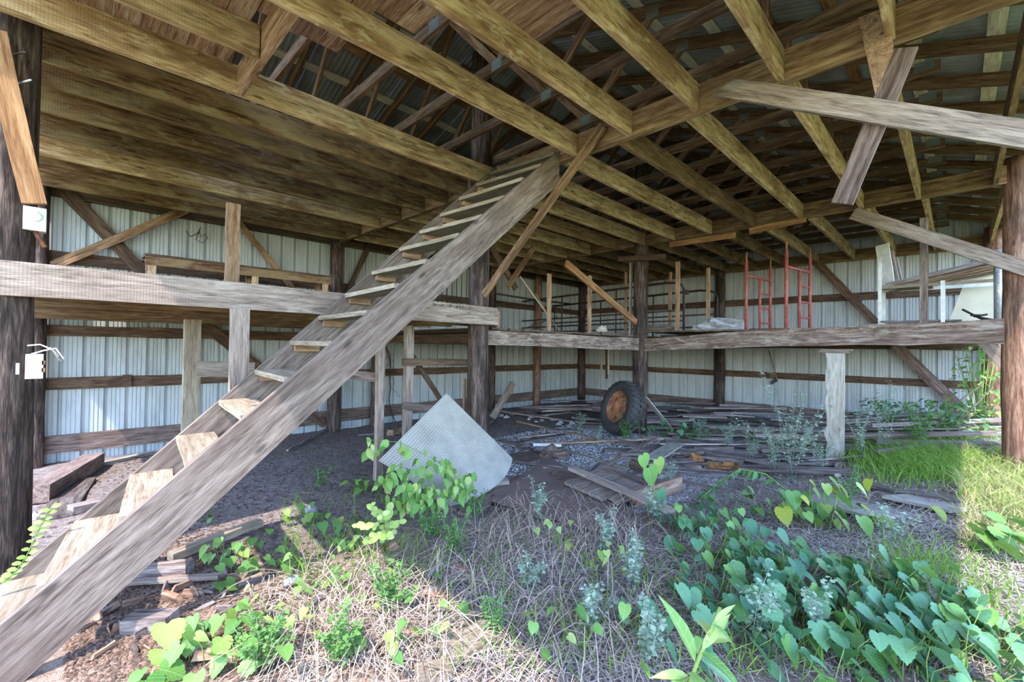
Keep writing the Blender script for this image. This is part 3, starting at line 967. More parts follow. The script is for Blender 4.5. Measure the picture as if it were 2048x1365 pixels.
stud(1848, 436, ZD2, 'X', 10.0, .10, 'grey', 'tall grey stud in front of the white shelf rack')

# ---------------------------------------------------------------- pipe gates on the far loft
def pipe_gate(lab, uL, uR, XL, XR, vtop, rails, zb, bend=True):
    """a farm gate of bent pipe: left end at (uL, XL), right end at (uR, XR)"""
    g = tag(empty('pipe_gate', (0, 0, 0)), lab, 'gate', 'pipe gates on the far loft')
    a = on(uL, vtop[0], 'X', XL); b = on(uR, vtop[1], 'X', XR)
    ztop = (a.z + b.z) / 2
    P = lambda f, z: Vector((a.x + (b.x - a.x) * f, a.y + (b.y - a.y) * f, z))
    tube('frame', [P(0, ztop), P(.5, ztop), P(.93, ztop), P(.965, ztop - .03), P(.99, ztop - .09), P(1, ztop - .2), P(1, zb)], .032, M['pipe'], g, 8)
    for z in rails:
        tube('rail', [P(0, z), P(1, z)], .024, M['pipe'], g, 6)
    for f in (.02, .38, .7):
        tube('upright', [P(f, zb), P(f, ztop)], .022, M['pipe'], g, 6)
    return g, P, ztop
g1, PG, zt1 = pipe_gate('nearer pipe gate with a hinge block at its bend', 1028, 1368, 11.6, 10.4, (593, 581), (2.70, 2.95), ZD)
box('hinge_block', PG(1, zt1 - .28) + Vector((.02, -.04, 0)), (.09, .09, .11), M['pipe'], g1)
pipe_gate('farther pipe gate reaching toward the dark wall pole', 1105, 1434, 13.2, 12.0, (606, 588), (2.62, 2.95), ZD)
tag(tube('thin_pole', [on(1040, 553, 'Y', 9.0), on(1118, 662, 'Y', 8.6)], .022, M['cream'].copy()), 'pale thin pole propped in the loft corner', 'pole')
tag(tube('thin_pole', [on(1071, 588, 'Y', 8.2), on(1117, 664, 'Y', 8.2)], .02, M['tread']), 'second thin pole leaning beside the pale one', 'pole')
tag(tube('iron_rod', [on(993, 588, 'Y', 9.8), on(1068, 600, 'Y', 9.8), on(1140, 608, 'Y', 9.8)], .03, M['pipe']), 'dark iron rod lying level above the loft floor', 'rod')
tag(tube('iron_rod', [on(1035, 662, 'Y', 7.6), on(1115, 634, 'Y', 7.6)], .014, M['pipe']), 'thin iron rod slanting up from the loft floor', 'rod')

# ---------------------------------------------------------------- red scaffold frames
def scaffold(lab, uA, uB, vA, vB, XA, XB):
    s = tag(empty('scaffold_frame', (0, 0, 0)), lab, 'scaffold frame', 'red scaffold frames on the loft')
    a = on(uA, vA, 'X', XA); b = on(uB, vB, 'X', XB)
    P = lambda f, z: Vector((a.x + (b.x - a.x) * f, a.y + (b.y - a.y) * f, z))
    za = a.z
    zr = za - .42
    r = .032
    for f in (0, 1):
        tube('post', [P(f, ZD2), P(f, za - .12)], r, M['red'], s, 8)
        tube('coupling_pin', [P(f, za - .14), P(f, za + .08)], .02, M['rust'], s, 6)
    tube('top_rail', [P(0, zr), P(1, zr)], .026, M['red'], s, 6)
    tube('inner_post', [P(.55, ZD2), P(.55, zr)], .028, M['red'], s, 8)
    for k in (1, 2, 3):
        z = zr - .33 * k
        if z > ZD2 + .05:
            tube('rung', [P(.55, z), P(1, z)], .02, M['red'], s, 6)
    return s
scaffold('red tubular scaffold frame nearer the grey tarp', 1493, 1541, 512, 533, 10.2, 11.35)
scaffold('taller red tubular scaffold frame beside the dark wall brace', 1573, 1620, 491, 507, 10.1, 11.25)

# grey tarp lump
def lump(name, c, s, mat, seed, n=9, amp=.5):
    V, F = [], []
    for j in range(n + 1):
        for i in range(n * 2):
            th = math.pi / 2 * j / n
            a = 2 * math.pi * i / (n * 2)
            d = Vector((math.cos(a) * math.sin(th), math.sin(a) * math.sin(th), math.cos(th)))
            k = 1 + amp * mnoise.noise(d * 2.3 + Vector((seed, 0, 0))) + .18 * amp * mnoise.noise(d * 9 + Vector((0, seed, 0)))
            V.append((d.x * s[0] * k, d.y * s[1] * k, max(0, d.z * s[2] * k)))
    m_ = n * 2
    for j in range(n):
        for i in range(m_):
            F.append((j * m_ + i, (j + 1) * m_ + i, (j + 1) * m_ + (i + 1) % m_, j * m_ + (i + 1) % m_))
    return mesh_obj(name, V, F, mat, None, Matrix.Translation(Vector(c)))
p = on(1440, 668, 'X', 10.5)
tag(lump('tarp', (10.55, p.y, ZD2), (.30, .62, .26), M['tarp'], 3.0, 10, .6), 'crumpled grey tarp heaped on the loft beside red frames', 'tarp')
rb = random.Random(77)
def lumber(u, v, X, n, L, lab, grp, zb, mat='debris', tilt=.06, dirv=(0, 1)):
    p = on(u, v, 'X', X)
    for k in range(n):
        d = Vector((dirv[0] + rb.uniform(-.12, .12), dirv[1] + rb.uniform(-.12, .12), 0)).normalized()
        l = L * rb.uniform(.7, 1.1)
        c0 = Vector((p.x + rb.uniform(-.2, .2), p.y + rb.uniform(-.1, .1), zb + .02 + .035 * k))
        tag(board('stacked_board', c0 - d * l / 2, c0 + d * l / 2, rb.uniform(.1, .16), .03, M[mat], (1, 0, 0), None, segs=1), lab + ', %s from the bottom' % ORD[k], 'board', grp)
lumber(1225, 660, 10.5, 3, 1.1, 'loose brown board on the loft beside the tire pole', 'loose boards on the loft', ZD)
lumber(1308, 662, 10.4, 5, 1.2, 'dark board stacked on the loft behind the near tan stud', 'boards stacked on the loft', ZD2)
lumber(1460, 662, 11.8, 3, 2.4, 'black plank on the loft floor behind the red frames', 'planks behind the red frames', ZD2, 'girt')
lumber(1835, 640, 12.0, 6, 1.5, 'grey board stacked low on the white shelf rack', 'boards low on the rack', ZD2)
tag(lump('dog_figure', on(1205, 664, 'Y', 6.6) * 1.0, (.10, .14, .13), M['cream'], 9.0, 6, .7), 'small tan and white rag lump on the loft floor', 'rag')
bpy.data.objects['dog_figure'].name = 'rag_lump'

# ---------------------------------------------------------------- white shelf rack with lumber, cream panel and tools
XS = 12.3
a, b = on(1764, 580, 'X', XS), on(2012, 563, 'X', XS)
rk = tag(empty('shelf_rack', (XS, (a.y + b.y) / 2, ZD2)), 'white slotted-angle shelf rack loaded with old lumber', 'shelf rack')
y0, y1 = a.y - rk.location.y, b.y - rk.location.y
zs = (a.z + b.z) / 2 - ZD2
for x in (-.35, .35):
    for y in (y0, (y0 + y1) / 2 - .05, y1):
        board('upright', (x, y, 0), (x, y, zs + (.55 if (x < 0 and y == y0) else .06)), .06, .05, M['white'], (0, 1, 0), rk, segs=1)
    board('shelf_edge', (x, y0, zs), (x, y1, zs), .055, .03, M['tread'] if x < 0 else M['white'], (0, 0, 1), rk, segs=2)
board('shelf_board', (0, y0, zs), (0, (y0 + y1) / 2 + .1, zs), .68, .02, M['tread'], (1, 0, 0), rk, segs=1)
for k in range(9):
    mat = ('debris', 'girt', 'debris', 'girt_low', 'orange', 'girt', 'debris', 'deck', 'debris')[k]
    ya = rk.location.y + y0 - .1 + .05 * k - .12 * k
    p = Vector((XS - .3 + .07 * k, ya, ZD2 + zs + .06))
    q = p + Vector((.35, -1.75 + .03 * k, .42 - .012 * k))
    tag(board('rack_board', p, q, .09 + .02 * (k % 3), .035, M[mat], (.6, 0, .5), None, segs=2),
        'dark board slanting on the shelf rack, %s from the rack front' % ORD[k], 'board', 'slanting boards on the rack')
for k, (ua, ub, w) in enumerate(((1764, 1770, .24), (1776, 1790, .2), (1786, 1800, .16))):
    p = on(ua + 14, 582, 'X', XS + .1 * k); q = on(ua, 490 + 14 * k, 'X', XS + .15 + .1 * k)
    thing_board('plywood_offcut', ('tallest', 'middle', 'shortest')[k] + ' white panel standing upright at the rack end', 'panel', p, q, w, .03, ('white', 'debris', 'pale')[k] if k else 'white', (.3, 1, 0))
pc = [on(u, v, 'X', 12.9) for u, v in ((1897, 645), (1925, 575), (1934, 556), (1948, 545), (1965, 541), (2020, 540), (2022, 646))]
for p in pc:
    if p.z < ZD2 + .06: p.z = ZD2
tag(prism('cream_panel', pc, (.05, 0, 0), M['cream']), 'large cream panel with a rounded corner standing on the loft', 'panel')
tag(tube('iron_bar', [on(1924, 619, 'X', 12.0), on(1960, 637, 'X', 12.0), on(1972, 641, 'X', 12.0)], .02, M['black']), 'black iron bar leaning before the cream panel', 'iron bar')
jk = tag(empty('farm_jack', on(1972, 642, 'X', 11.8)), 'black iron jack lying before the cream panel', 'jack')
tube('shaft', [(0, .16, .09), (0, -.14, 0)], .018, M['black'], jk)
tube('claw', [(0, .2, .11), (0, .06, .1), (0, -.02, .115)], .02, M['black'], jk)
pd = on(2003, 560, 'X', 11.0)
tag(tube('sheet_roll', [Vector((11.6, on(1999, 600, 'X', 11.6).y, ZD2)), on(1998, 500, 'X', 11.6)], .07, M['foil'], None, 10), 'upright roll of grey sheeting beside the reddish pole', 'sheeting roll')

# tools and rags hanging on the gable wall
rk2 = tag(empty('garden_hoe', on(1538, 702, 'X', WB - .11)), 'long-handled hoe hanging head-down on the gable wall', 'hoe')
p0 = rk2.location.copy()
tube('handle', [(0, 0, 0), on(1554, 760, 'X', WB - .09) - p0], .018, M['orange'], rk2)
board('blade', on(1541, 767, 'X', WB - .1) - p0, on(1554, 760, 'X', WB - .1) - p0, .1, .03, M['black'], (0, 0, 1), rk2, segs=1)
for k, (u, v0, v1, w, m_) in enumerate(((1203, 698, 752, .07, 'purlin'), (1213, 698, 758, .10, 'deck'), (1217, 705, 748, .06, 'purlin'))):
    p = on(u, v0, 'X', 13.2); p.z = 2.30; q = on(u, v1, 'X', 13.2)
    thing_board('hanging_strap', ('left-most', 'middle dark', 'last short')[k].replace('left-most', 'first pale') + ' strap hanging below the loft near the corner', 'strap', p, q, w, .02, m_, (0, 1, 0))

# wires and dead vine on the long wall
rw = random.Random(15)
pts = [on(u, v, 'Y', WL - .05) for u, v in ((372, 462), (380, 474), (395, 467), (401, 455), (392, 480), (404, 486), (415, 477), (412, 468), (402, 474), (398, 462))]
tag(tube('loose_wire', pts, .008, M['black'], None, 5), 'tangled loose wire hanging on the long white wall', 'wire')
pts = [on(u, v, 'Y', WL - .09) for u, v in ((773, 694), (774, 700), (779, 713), (781, 733), (779, 752), (781, 775), (778, 800), (782, 822), (792, 848))]
dv = tag(empty('dead_vine', (0, 0, 0)), 'dead brown vine stem climbing the long white wall', 'vine')
tube('stem', pts, .022, M['girt'], dv, 6, .012)
for k in range(7):
    p = pts[1 + k % 7]
    tube('tendril', [p, p + Vector((rw.uniform(-.15, .2), 0, -.12)), p + Vector((rw.uniform(-.2, .3), 0, -.3))], .006, M['girt'], dv, 4)

# ---------------------------------------------------------------- named debris on the ground
def gboard(lab, a, b, w, t=.035, mat='debris', lift=(.03, .03), flat_=True, name='loose_board', cat='board', **k):
    p, q = gnd(*a), gnd(*b)
    p.z += lift[0]; q.z += lift[1]
    return thing_board(name, lab, cat, p, q, w, t, mat, (0, 0, 1) if not flat_ else (p - q).cross(Vector((0, 0, 1))), **k)
gboard('long grey board lying across the dark pegboard and door piece', (1143, 968), (1342, 1056), .13, .04, 'grey_light', (.23, .18))
pl = [gnd(1105, 957), gnd(1128, 985), gnd(1206, 1022), gnd(1214, 1016), gnd(1237, 1029), gnd(1262, 1018), gnd(1300, 1000), gnd(1200, 955)]
for p in pl: p.z = p.z + .15
tag(prism('panel_fragment', pl[1:], (0, 0, -.04), M['grey_light']), 'broken door panel with stepped edge on the dark pegboard', 'door panel')
pl = [gnd(1102, 962), gnd(1108, 953), gnd(1160, 962), gnd(1150, 975), gnd(1126, 984)]
for p in pl: p.z += .10
tag(prism('plywood_piece', pl, (0, 0, -.03), M['brownboard']), 'torn brown plywood piece beside the broken door panel', 'plywood')
bx = tag(empty('broken_box', gnd(1262, 985)), 'broken dark wooden box lying open on the gravel', 'box')
def gpt(u, v, dz): 
    p = gnd(u, v); p.z += dz
    return p - bx.location
board('side', gpt(1211, 960, .13), gpt(1296, 992, .11), .20, .035, M['girt_low'], (0, 0, 1), bx, segs=2)
board('side', gpt(1266, 1018, .12), gpt(1362, 984, .12), .19, .035, M['plank'], (0, 0, 1), bx, segs=2)
board('side', gpt(1262, 942, .12), gpt(1300, 958, .12), .17, .03, M['deck'], (0, 0, 1), bx, segs=2)
fl = [gnd(1216, 962), gnd(1268, 1018), gnd(1385, 970), gnd(1310, 938)]
board('bottom', gpt(1240, 985, .03), gpt(1345, 952, .03), .8, .025, M['debris'], (.6, .8, 0), bx, segs=2)
gboard('pale pole lying level across the gravel with white-painted end', (1075, 893), (1325, 885), .05, .04, 'orange', (.05, .08))
gboard('white painted stick end on the gravel', (1066, 893), (1122, 895), .07, .05, 'white', (.04, .04))
gboard('grey slat slanting over the gravel behind the box', (1199, 941), (1310, 888), .09, .03 , 'grey_light', (.03, .1))
gboard('grooved pale plank tilted up on the broken box', (1303, 938), (1352, 909), .28, .03, 'pale', (.16, .2))
gboard('long thin batten crossing the gravel behind the box', (1090, 893), (1258, 942), .06, .03, 'tread', (.03, .03))
gboard('dark flat board behind the dark pegboard', (1142, 938), (1212, 950), .13, .03, 'debris')
gboard('short pale board end beside the dark pegboard tip', (1262, 1058), (1296, 1035), .12, .05, 'grey')
gboard('grey board poking out from under the pegboard', (946, 982), (1016, 975), .14, .07, 'pale', (.06, .08))
gboard('second dark board by the pegboard foot', (898, 1022), (975, 985), .22, .04, 'debris')
gboard('dark plank wedged between the two pegboards', (930, 1035), (1040, 960), .2, .04, 'girt_low')
gboard('wide brown board flat on the gravel before the poles', (1028, 890), (1130, 872), .16, .03, 'brownboard')
gboard('brown batten running through the gravel past the tire', (1035, 845), (1200, 884), .07, .04, 'orange', (.03, .03))
gboard('long grey plank on stones behind the gravel', (1005, 828), (1175, 852), .13, .04 , 'grey_light', (.08, .06))
p, q = gnd(985, 838), on(1028, 763, 'X', 8.6)
thing_board('propped_beam', 'grey beam propped up on end near the brown pole', 'beam', p + Vector((0, 0, .02)), on(1026, 766, 'Y', p.y), .16, .12 , 'grey_light', (1, 0, .3))
gboard('pale stubby end of timber beside the pole foot', (948, 868), (982, 842), .2, .06, 'grey')
p, q = gnd(1345, 862), on(1290, 795, 'X', 9.5)
tt = thing_board('split_lath', 'split pale slat leaning on the tire pole', 'lath', p, q, .11, .03, 'pale', (0, 1, 0))
gboard('short pale board end lying at the foot of the slat', (1335, 860), (1385, 858), .08, .06, 'tread')
gboard('grey board half buried beside the white pillar', (1200 + 150, 915), (1530, 925), .2, .05, 'debris')
gboard('orange splintered wood end on the gravel', (1372, 936), (1402, 938), .10, .05, 'orange')
gboard('dark square timber on the ground past the box', (1325, 945), (1530, 960), .14, .06, 'debris')
gboard('old plank on the ground before the white pillar', (1330, 962), (1440, 985), .12, .04, 'grey')
tag(lump('rotten_log', gnd(1395, 925), (.22, .16, .13), M['rot'], 5, 7, .7), 'chunk of orange rotten log on the debris', 'rotten log')
tag(lump('rotten_log', gnd(1450, 932), (.45, .25, .10), M['rot'], 8, 8, .7), 'long crumbling orange rotten log before the pillar', 'rotten log')
tag(lump('wood_slab', gnd(1110, 915), (.30, .26, .17), M['brownboard'], 2, 8, .6), 'torn chunk of brown fibreboard beside the pegboard', 'fibreboard chunk')
gboard('brown fibreboard flap lying behind the pegboard', (1025, 925), (1085, 910), .6, .02, 'brownboard', (.03, .04))
for k, (a, b, w, lab) in enumerate((((1620, 1000), (1795, 1044), .6, 'grey plywood sheet half covered by vine'),
                                     ((1800, 1000), (1940, 1030), .55, 'pale bare plywood sheet ending at the sun line'),
                                     ((1720, 975), (1925, 1012), .2, 'dark old plank between the plywood and grass'))):
    gboard(lab, a, b, w, .03, 'pale' if k < 2 else 'debris', (.05, .05), True, 'plywood_sheet' if k < 2 else 'loose_board', 'plywood' if k < 2 else 'board')
# left: heavy scrap timbers against the wall
gboard('heavy square timber lying by the tarred pole', (70, 1010), (188, 935), .26, .22, 'girt_low', (.12, .12))
gboard('flat dark plank behind the stair foot', (110, 1040), (165, 965), .3, .05, 'debris')
gboard('dark timber stub among scraps behind stairs', (140, 1030), (205, 1015), .16, .14, 'debris')
gboard('pale strip of board along the wall foot', (195, 933), (312, 908), .12, .05, 'pale')
gboard('thin stick on the earth below the thick wall pole', (575, 905), (652, 860), .04, .03, 'debris')
gboard('tan brick-like block of wood on the earth', (780, 872), (800, 866), .14, .14, 'orange', (.06, .06), cat='block')
gboard('grey flat stick beside the wooden block', (715, 873), (790, 868), .06, .03, 'debris')
gboard('plank piece lying in the sunny dead grass', (888, 1322), (985, 1272), .22, .05, 'tread', (.04, .04))
gboard('short board end at the bottom edge of dead grass', (830, 1362), (900, 1348), .14, .04, 'tread')
gboard('long grey stick among bark scraps under the stairs', (255, 1180), (440, 1168), .06, .03 , 'grey_light', (.06, .06))
gboard('thick bark-covered limb among the scraps', (270, 1162), (380, 1150), .13, .10, 'debris', (.06, .06))
gboard('rotten limb pointing at the sunny patch', (255, 1260), (345, 1255), .13, .09, 'debris', (.05, .05))
gboard('pale split limb lying above the bark scraps', (340, 1130), (520, 1060), .10, .07, 'tread', (.07, .08))
tag(lump('foil_wrapper', gnd(80, 1035), (.12, .08, .06), M['foil'], 4, 6, .9), 'crumpled silver wrapper beside the tarred pole', 'wrapper')
cn = tag(empty('drink_can', gnd(582, 1172)), 'small blue and white can in the weeds', 'can')
lathe('body', [(.0, -.055), (.03, -.055), (.033, -.045), (.033, .045), (.028, .055), (0, .055)], 14, M['foil'], cn).matrix_local = Matrix.Translation((0, 0, .035)) @ Matrix.Rotation(1.4, 4, 'Y')
tag(lump('broken_brick', gnd(622, 1028), (.08, .07, .10), M['stone'], 6, 5, .4), 'pale broken brick standing in the weeds', 'brick')

# stones along the grey plank
rs_ = random.Random(21)
for k in range(16):
    u = 1005 + k * 10 + rs_.uniform(-4, 4); v = 828 + .14 * (u - 1005) + rs_.uniform(-4, 10)
    s = rs_.uniform(.05, .1)
    tag(lump('pale_stone', gnd(u, v), (s, s * rs_.uniform(.7, 1.2), s * .8), M['stone'], k, 4, .5), 'pale broken stone behind the gravel, %s from the brown pole' % ORD[k], 'stone', 'row of stones behind the gravel')

# the pile of old boards along the gable wall (copies of a few boards)
rd = random.Random(40)
base = []
for k in range(7):
    o = board('old_board', (0, 0, 0), (1, 0, 0), (.11, .15, .19, .08, .13, .1, .17)[k], (.03, .045, .03, .05, .03, .07, .03)[k], M['debris'], (0, 1, 0), None, segs=3, wob=.008, seed=k)
    base.append(o)
cnt = 0
def pile(n, xr, yr, hmax, azc, azs, lab, grp, L=(1.0, 2.8)):
    global cnt
    for i in range(n):
        x, y = rd.uniform(*xr), rd.uniform(*yr)
        l = rd.uniform(*L)
        a = math.radians(azc + rd.gauss(0, azs))
        k = rd.randrange(7)
        h = hmax * (i / n) ** 1.2
        src = base[k]
        if cnt < 7 and 'label' not in base[cnt]:
            o = base[cnt]
        else:
            o = src.copy(); COL.objects.link(o)
        cnt += 1
        d = Vector((math.cos(a), math.sin(a), 0))
        x0, y0 = x - d.x * l / 2, y - d.y * l / 2
        x1, y1 = x + d.x * l / 2, y + d.y * l / 2
        if max(x0, x1) > WB - .25 or max(y0, y1) > WL - .3:
            x -= .8; y -= .5
            x0, y0 = x - d.x * l / 2, y - d.y * l / 2
            x1, y1 = x + d.x * l / 2, y + d.y * l / 2
        za, zb = gz(x0, y0), gz(x1, y1)
        p = Vector((x0, y0, za + .03 + h)); q = Vector((x1, y1, zb + .03 + h + rd.uniform(-.05, .05)))
        side = (q - p).cross(Vector((0, 0, 1)))
        side = side + Vector((0, 0, rd.uniform(-.3, .3) * side.length))
        m_ = frame(p, q, side)
        o.matrix_world = m_ @ Matrix.Diagonal((l, 1, 1, 1))
        tag(o, lab, 'board', grp)
pile(70, (10.4, 14.3), (-.2, 5.2), .42, -62, 16, 'grey old board in the long pile below the loft', 'board pile under the loft')
pile(48, (9.8, 14.3), (5.2, 9.8), .24, -45, 30, 'grey old board strewn in the dark corner behind the tire', 'boards in the dark corner')
pile(30, (7.2, 10.0), (1.2, 4.6), .10, -50, 22, 'weathered board lying flat before the white pillar', 'boards before the pillar', (.6, 2.0))
pile(22, (5.0, 8.6), (3.2, 6.8), .03, -20, 40, 'thin scrap of board on the gravel around the tire', 'scraps on the gravel', (.3, 1.0))

# bark and wood scraps below the stairs
scrap = []
for k in range(5):
    o = board('wood_scrap', (0, 0, 0), (.22, 0, 0), (.06, .09, .04, .07, .05)[k], (.03, .02, .035, .05, .02)[k], M['plank'] if k % 2 else M['debris'], (0, 1, 0), None, segs=2, wob=.008, cut0=.4, cut1=-.3, seed=50 + k)
    scrap.append(o)
for i in range(110):
    if i < 70:
        u, v = rd.uniform(150, 480), rd.uniform(1100, 1340)
    else:
        u, v = rd.uniform(560, 1000), rd.uniform(1090, 1340)
    p = gnd(u, v)
    o = scrap[i] if i < 5 else scrap[rd.randrange(5)].copy()
    if i >= 5: COL.objects.link(o)
    s = rd.uniform(.25, .95)
    o.matrix_world = Matrix.Translation(p + Vector((0, 0, .025))) @ Matrix.Rotation(rd.uniform(0, 6.28), 4, 'Z') @ Matrix.Rotation(rd.uniform(-.25, .25), 4, 'Y') @ Matrix.Rotation(rd.uniform(-.5, .5), 4, 'X') @ Matrix.Diagonal((s, s, s, 1))
    tag(o, 'splintered bark or wood scrap littering the ground by the stairs', 'wood scrap', 'wood scraps by the stairs')
#PART3
# ================================================================ part 3: plants and litter
def leaf_mat(name, c1, c2, trans=.35, vein=(.5, .6, .3), vscale_=9.0):
    m, t, bs = nt(name)
    vec, oi = objvec(t, rnd=False), None
    oi = t.nodes.new('ShaderNodeObjectInfo')
    tc = t.nodes.new('ShaderNodeTexCoord')
    sx = t.nodes.new('ShaderNodeSeparateXYZ'); t.links.new(tc.outputs['Object'], sx.inputs[0])
    ay = nmath(t, 'ABSOLUTE', sx.outputs[1])
    n = nnoise(t, tc.outputs['Object'], 5.0, 4, .6)
    rr = nmath(t, 'ADD', nmath(t, 'MULTIPLY', n, .35), nmath(t, 'MULTIPLY', oi.outputs['Random'], .75))
    col = ramp(t, rr, [(.15, c1), (.85, c2)])
    sv = nmath(t, 'SINE', nmath(t, 'MULTIPLY', nmath(t, 'SUBTRACT', sx.outputs[0], ay), 38.0))
    vf = nmath(t, 'MAXIMUM', nmath(t, 'GREATER_THAN', .012, ay), nmath(t, 'MULTIPLY', nmath(t, 'GREATER_THAN', sv, .93), .6))
    col = nmix(t, nmath(t, 'MULTIPLY', vf, .35), col, vein)
    t.links.new(col, bs.inputs['Base Color'])
    bs.inputs['Roughness'].default_value = .45
    bs.inputs['Specular IOR Level'].default_value = .35
    tr = t.nodes.new('ShaderNodeBsdfTranslucent')
    t.links.new(nmix(t, .2, col, (.40, .50, .06)), tr.inputs['Color'])
    mx = t.nodes.new('ShaderNodeMixShader'); mx.inputs[0].default_value = trans
    t.links.new(bs.outputs[0], mx.inputs[1]); t.links.new(tr.outputs[0], mx.inputs[2])
    t.links.new(mx.outputs[0], t.nodes['Material Output'].inputs['Surface'])
    bump(t, bs, nmath(t, 'SUBTRACT', n, vf), .25, .02)
    return m
def simple(name, c, rough=.8, trans=0.0):
    m, t, bs = nt(name)
    n = nnoise(t, t.nodes.new('ShaderNodeTexCoord').outputs['Object'], 3.0, 4, .7)
    col = ramp(t, n, [(.3, tuple(x * .65 for x in c)), (.7, c)])
    t.links.new(col, bs.inputs['Base Color'])
    bs.inputs['Roughness'].default_value = rough
    bs.inputs['Specular IOR Level'].default_value = .2
    if trans:
        tr = t.nodes.new('ShaderNodeBsdfTranslucent')
        t.links.new(col, tr.inputs['Color'])
        mx = t.nodes.new('ShaderNodeMixShader'); mx.inputs[0].default_value = trans
        t.links.new(bs.outputs[0], mx.inputs[1]); t.links.new(tr.outputs[0], mx.inputs[2])
        t.links.new(mx.outputs[0], t.nodes['Material Output'].inputs['Surface'])
    return m
M['leaf_blue'] = leaf_mat('blue_green_leaf', (.04, .14, .07), (.14, .31, .155), .22, (.3, .45, .3))
M['leaf_green'] = leaf_mat('green_leaf', (.06, .18, .035), (.19, .36, .09), .3)
M['leaf_lime'] = leaf_mat('lime_leaf', (.20, .34, .06), (.42, .52, .18), .35)
M['leaf_dark'] = leaf_mat('dark_leaf', (.025, .10, .03), (.09, .22, .06), .2)
M['leaf_olive'] = leaf_mat('olive_leaf', (.16, .26, .03), (.40, .42, .05), .35)
M['weed'] = simple('pale_weed', (.42, .53, .40), .7, .3)
M['weed_green'] = simple('green_weed', (.18, .36, .10), .7, .35)
M['stem'] = simple('green_stem', (.26, .36, .10), .7)
M['dry'] = simple('dry_stem', (.46, .34, .27), .9)
M['straw'] = simple('straw', (.48, .42, .37), .9)
M['straw_grey'] = simple('grey_straw', (.34, .28, .26), .9)
M['grass'] = simple('grass_blade', (.24, .40, .07), .6, .4)
M['grass_dry'] = simple('dry_grass_blade', (.52, .50, .22), .7, .4)
M['chip_dark'] = simple('dark_litter', (.13, .085, .065), .95)
M['chip_pale'] = simple('pale_litter', (.50, .44, .40), .95)
M['chip_brown'] = simple('brown_litter', (.26, .165, .12), .95)
M['pebble'] = simple('grey_pebble', (.44, .43, .45), .9)

def leaf_mesh(kind, mat):
    """leaf of unit length: base at the origin, tip along +X, upper face +Z, with a keel along the midrib"""
    if kind == 'grape':
        out = [(0, .02), (-.11, .14), (-.09, .32), (.03, .45), (.10, .43), (.18, .51), (.27, .46), (.36, .50), (.44, .42), (.53, .43), (.61, .34), (.70, .32), (.77, .22), (.85, .18), (.91, .08), (1, 0)]
    elif kind == 'heart':
        out = [(0, .02), (-.12, .16), (-.10, .34), (.06, .46), (.26, .47), (.48, .38), (.68, .24), (.86, .09), (1, 0)]
    elif kind == 'ovate':
        out = [(0, .01), (.08, .14), (.22, .26), (.40, .30), (.60, .24), (.80, .11), (1, 0)]
    elif kind == 'round':
        out = [(0, .01), (.12, .22), (.36, .36), (.64, .35), (.88, .20), (1, 0)]
    else:
        out = [(0, .01), (.12, .07), (.3, .115), (.5, .12), (.7, .09), (.87, .04), (1, 0)]
    def zc(x, y):
        return (.22 if kind != 'lance' else .5) * abs(y) - (.22 if kind != 'lance' else .38) * x * x
    V = [(x, y, zc(x, y)) for x, y in out] + [(x, -y, zc(x, y)) for x, y in out[1:-1]]
    n = len(out)
    mid = []
    for k in range(1, 4):
        x = k / 4
        V.append((x, 0, zc(x, 0))); mid.append(len(V) - 1)
    F = []
    def chain(ids):
        rib = [0] + mid + [n - 1]
        for a, b in zip(ids, ids[1:]):
            xm = (V[a][0] + V[b][0]) / 2
            r = min(rib[1:-1], key=lambda i: abs(V[i][0] - xm))
            F.append((a, b, r))
        # close along the midrib
        last = None
        for a in ids:
            pass
    up = list(range(n))
    dn = [0] + list(range(n, n + n - 2)) + [n - 1]
    for ids in (up, dn):
        cur = mid[0]
        for a, b in zip(ids, ids[1:]):
            xm = (V[a][0] + V[b][0]) / 2
            r = min(mid, key=lambda i: abs(V[i][0] - xm))
            if r != cur:
                # step along the rib towards r
                i0, i1 = mid.index(cur), mid.index(r)
                st_ = 1 if i1 > i0 else -1
                for i in range(i0, i1, st_):
                    F.append((mid[i], mid[i + st_], a) if ids is up else (mid[i + st_], mid[i], a))
                cur = r
            F.append((a, b, r) if ids is dn else (b, a, r))
    me = bpy.data.meshes.new('leaf')
    me.from_pydata(V, [], F)
    me.materials.append(mat)
    me.polygons.foreach_set('use_smooth', [True] * len(me.polygons))
    me.update()
    return me
_LM = {}
def leaf(parent, kind, mat, p, d, nrm, size, name='leaf'):
    key = (kind, mat)
    if key not in _LM:
        _LM[key] = leaf_mesh(kind, M[mat])
    o = bpy.data.objects.new(name, _LM[key])
    COL.objects.link(o)
    o.parent = parent
    d = Vector(d).normalized()
    o.matrix_local = frame(p, Vector(p) + d, nrm) @ Matrix.Diagonal((size, size * rv.uniform(.88, 1.12), size, 1))
    return o
rv = random.Random(99)
def stems_obj(parent, lines, mat, r=.005, name='stem', sides=4):
    V, F = [], []
    for pts in lines:
        v, f = tube_data(pts, r, sides, r * .6)
        b = len(V)
        V += v; F += [tuple(i + b for i in q) for q in f]
    o = mesh_obj(name, V, F, M[mat], parent, None, True)
    if len(lines) > 1:
        o.name = 'stems'
        o['kind'] = 'stuff'
    return o

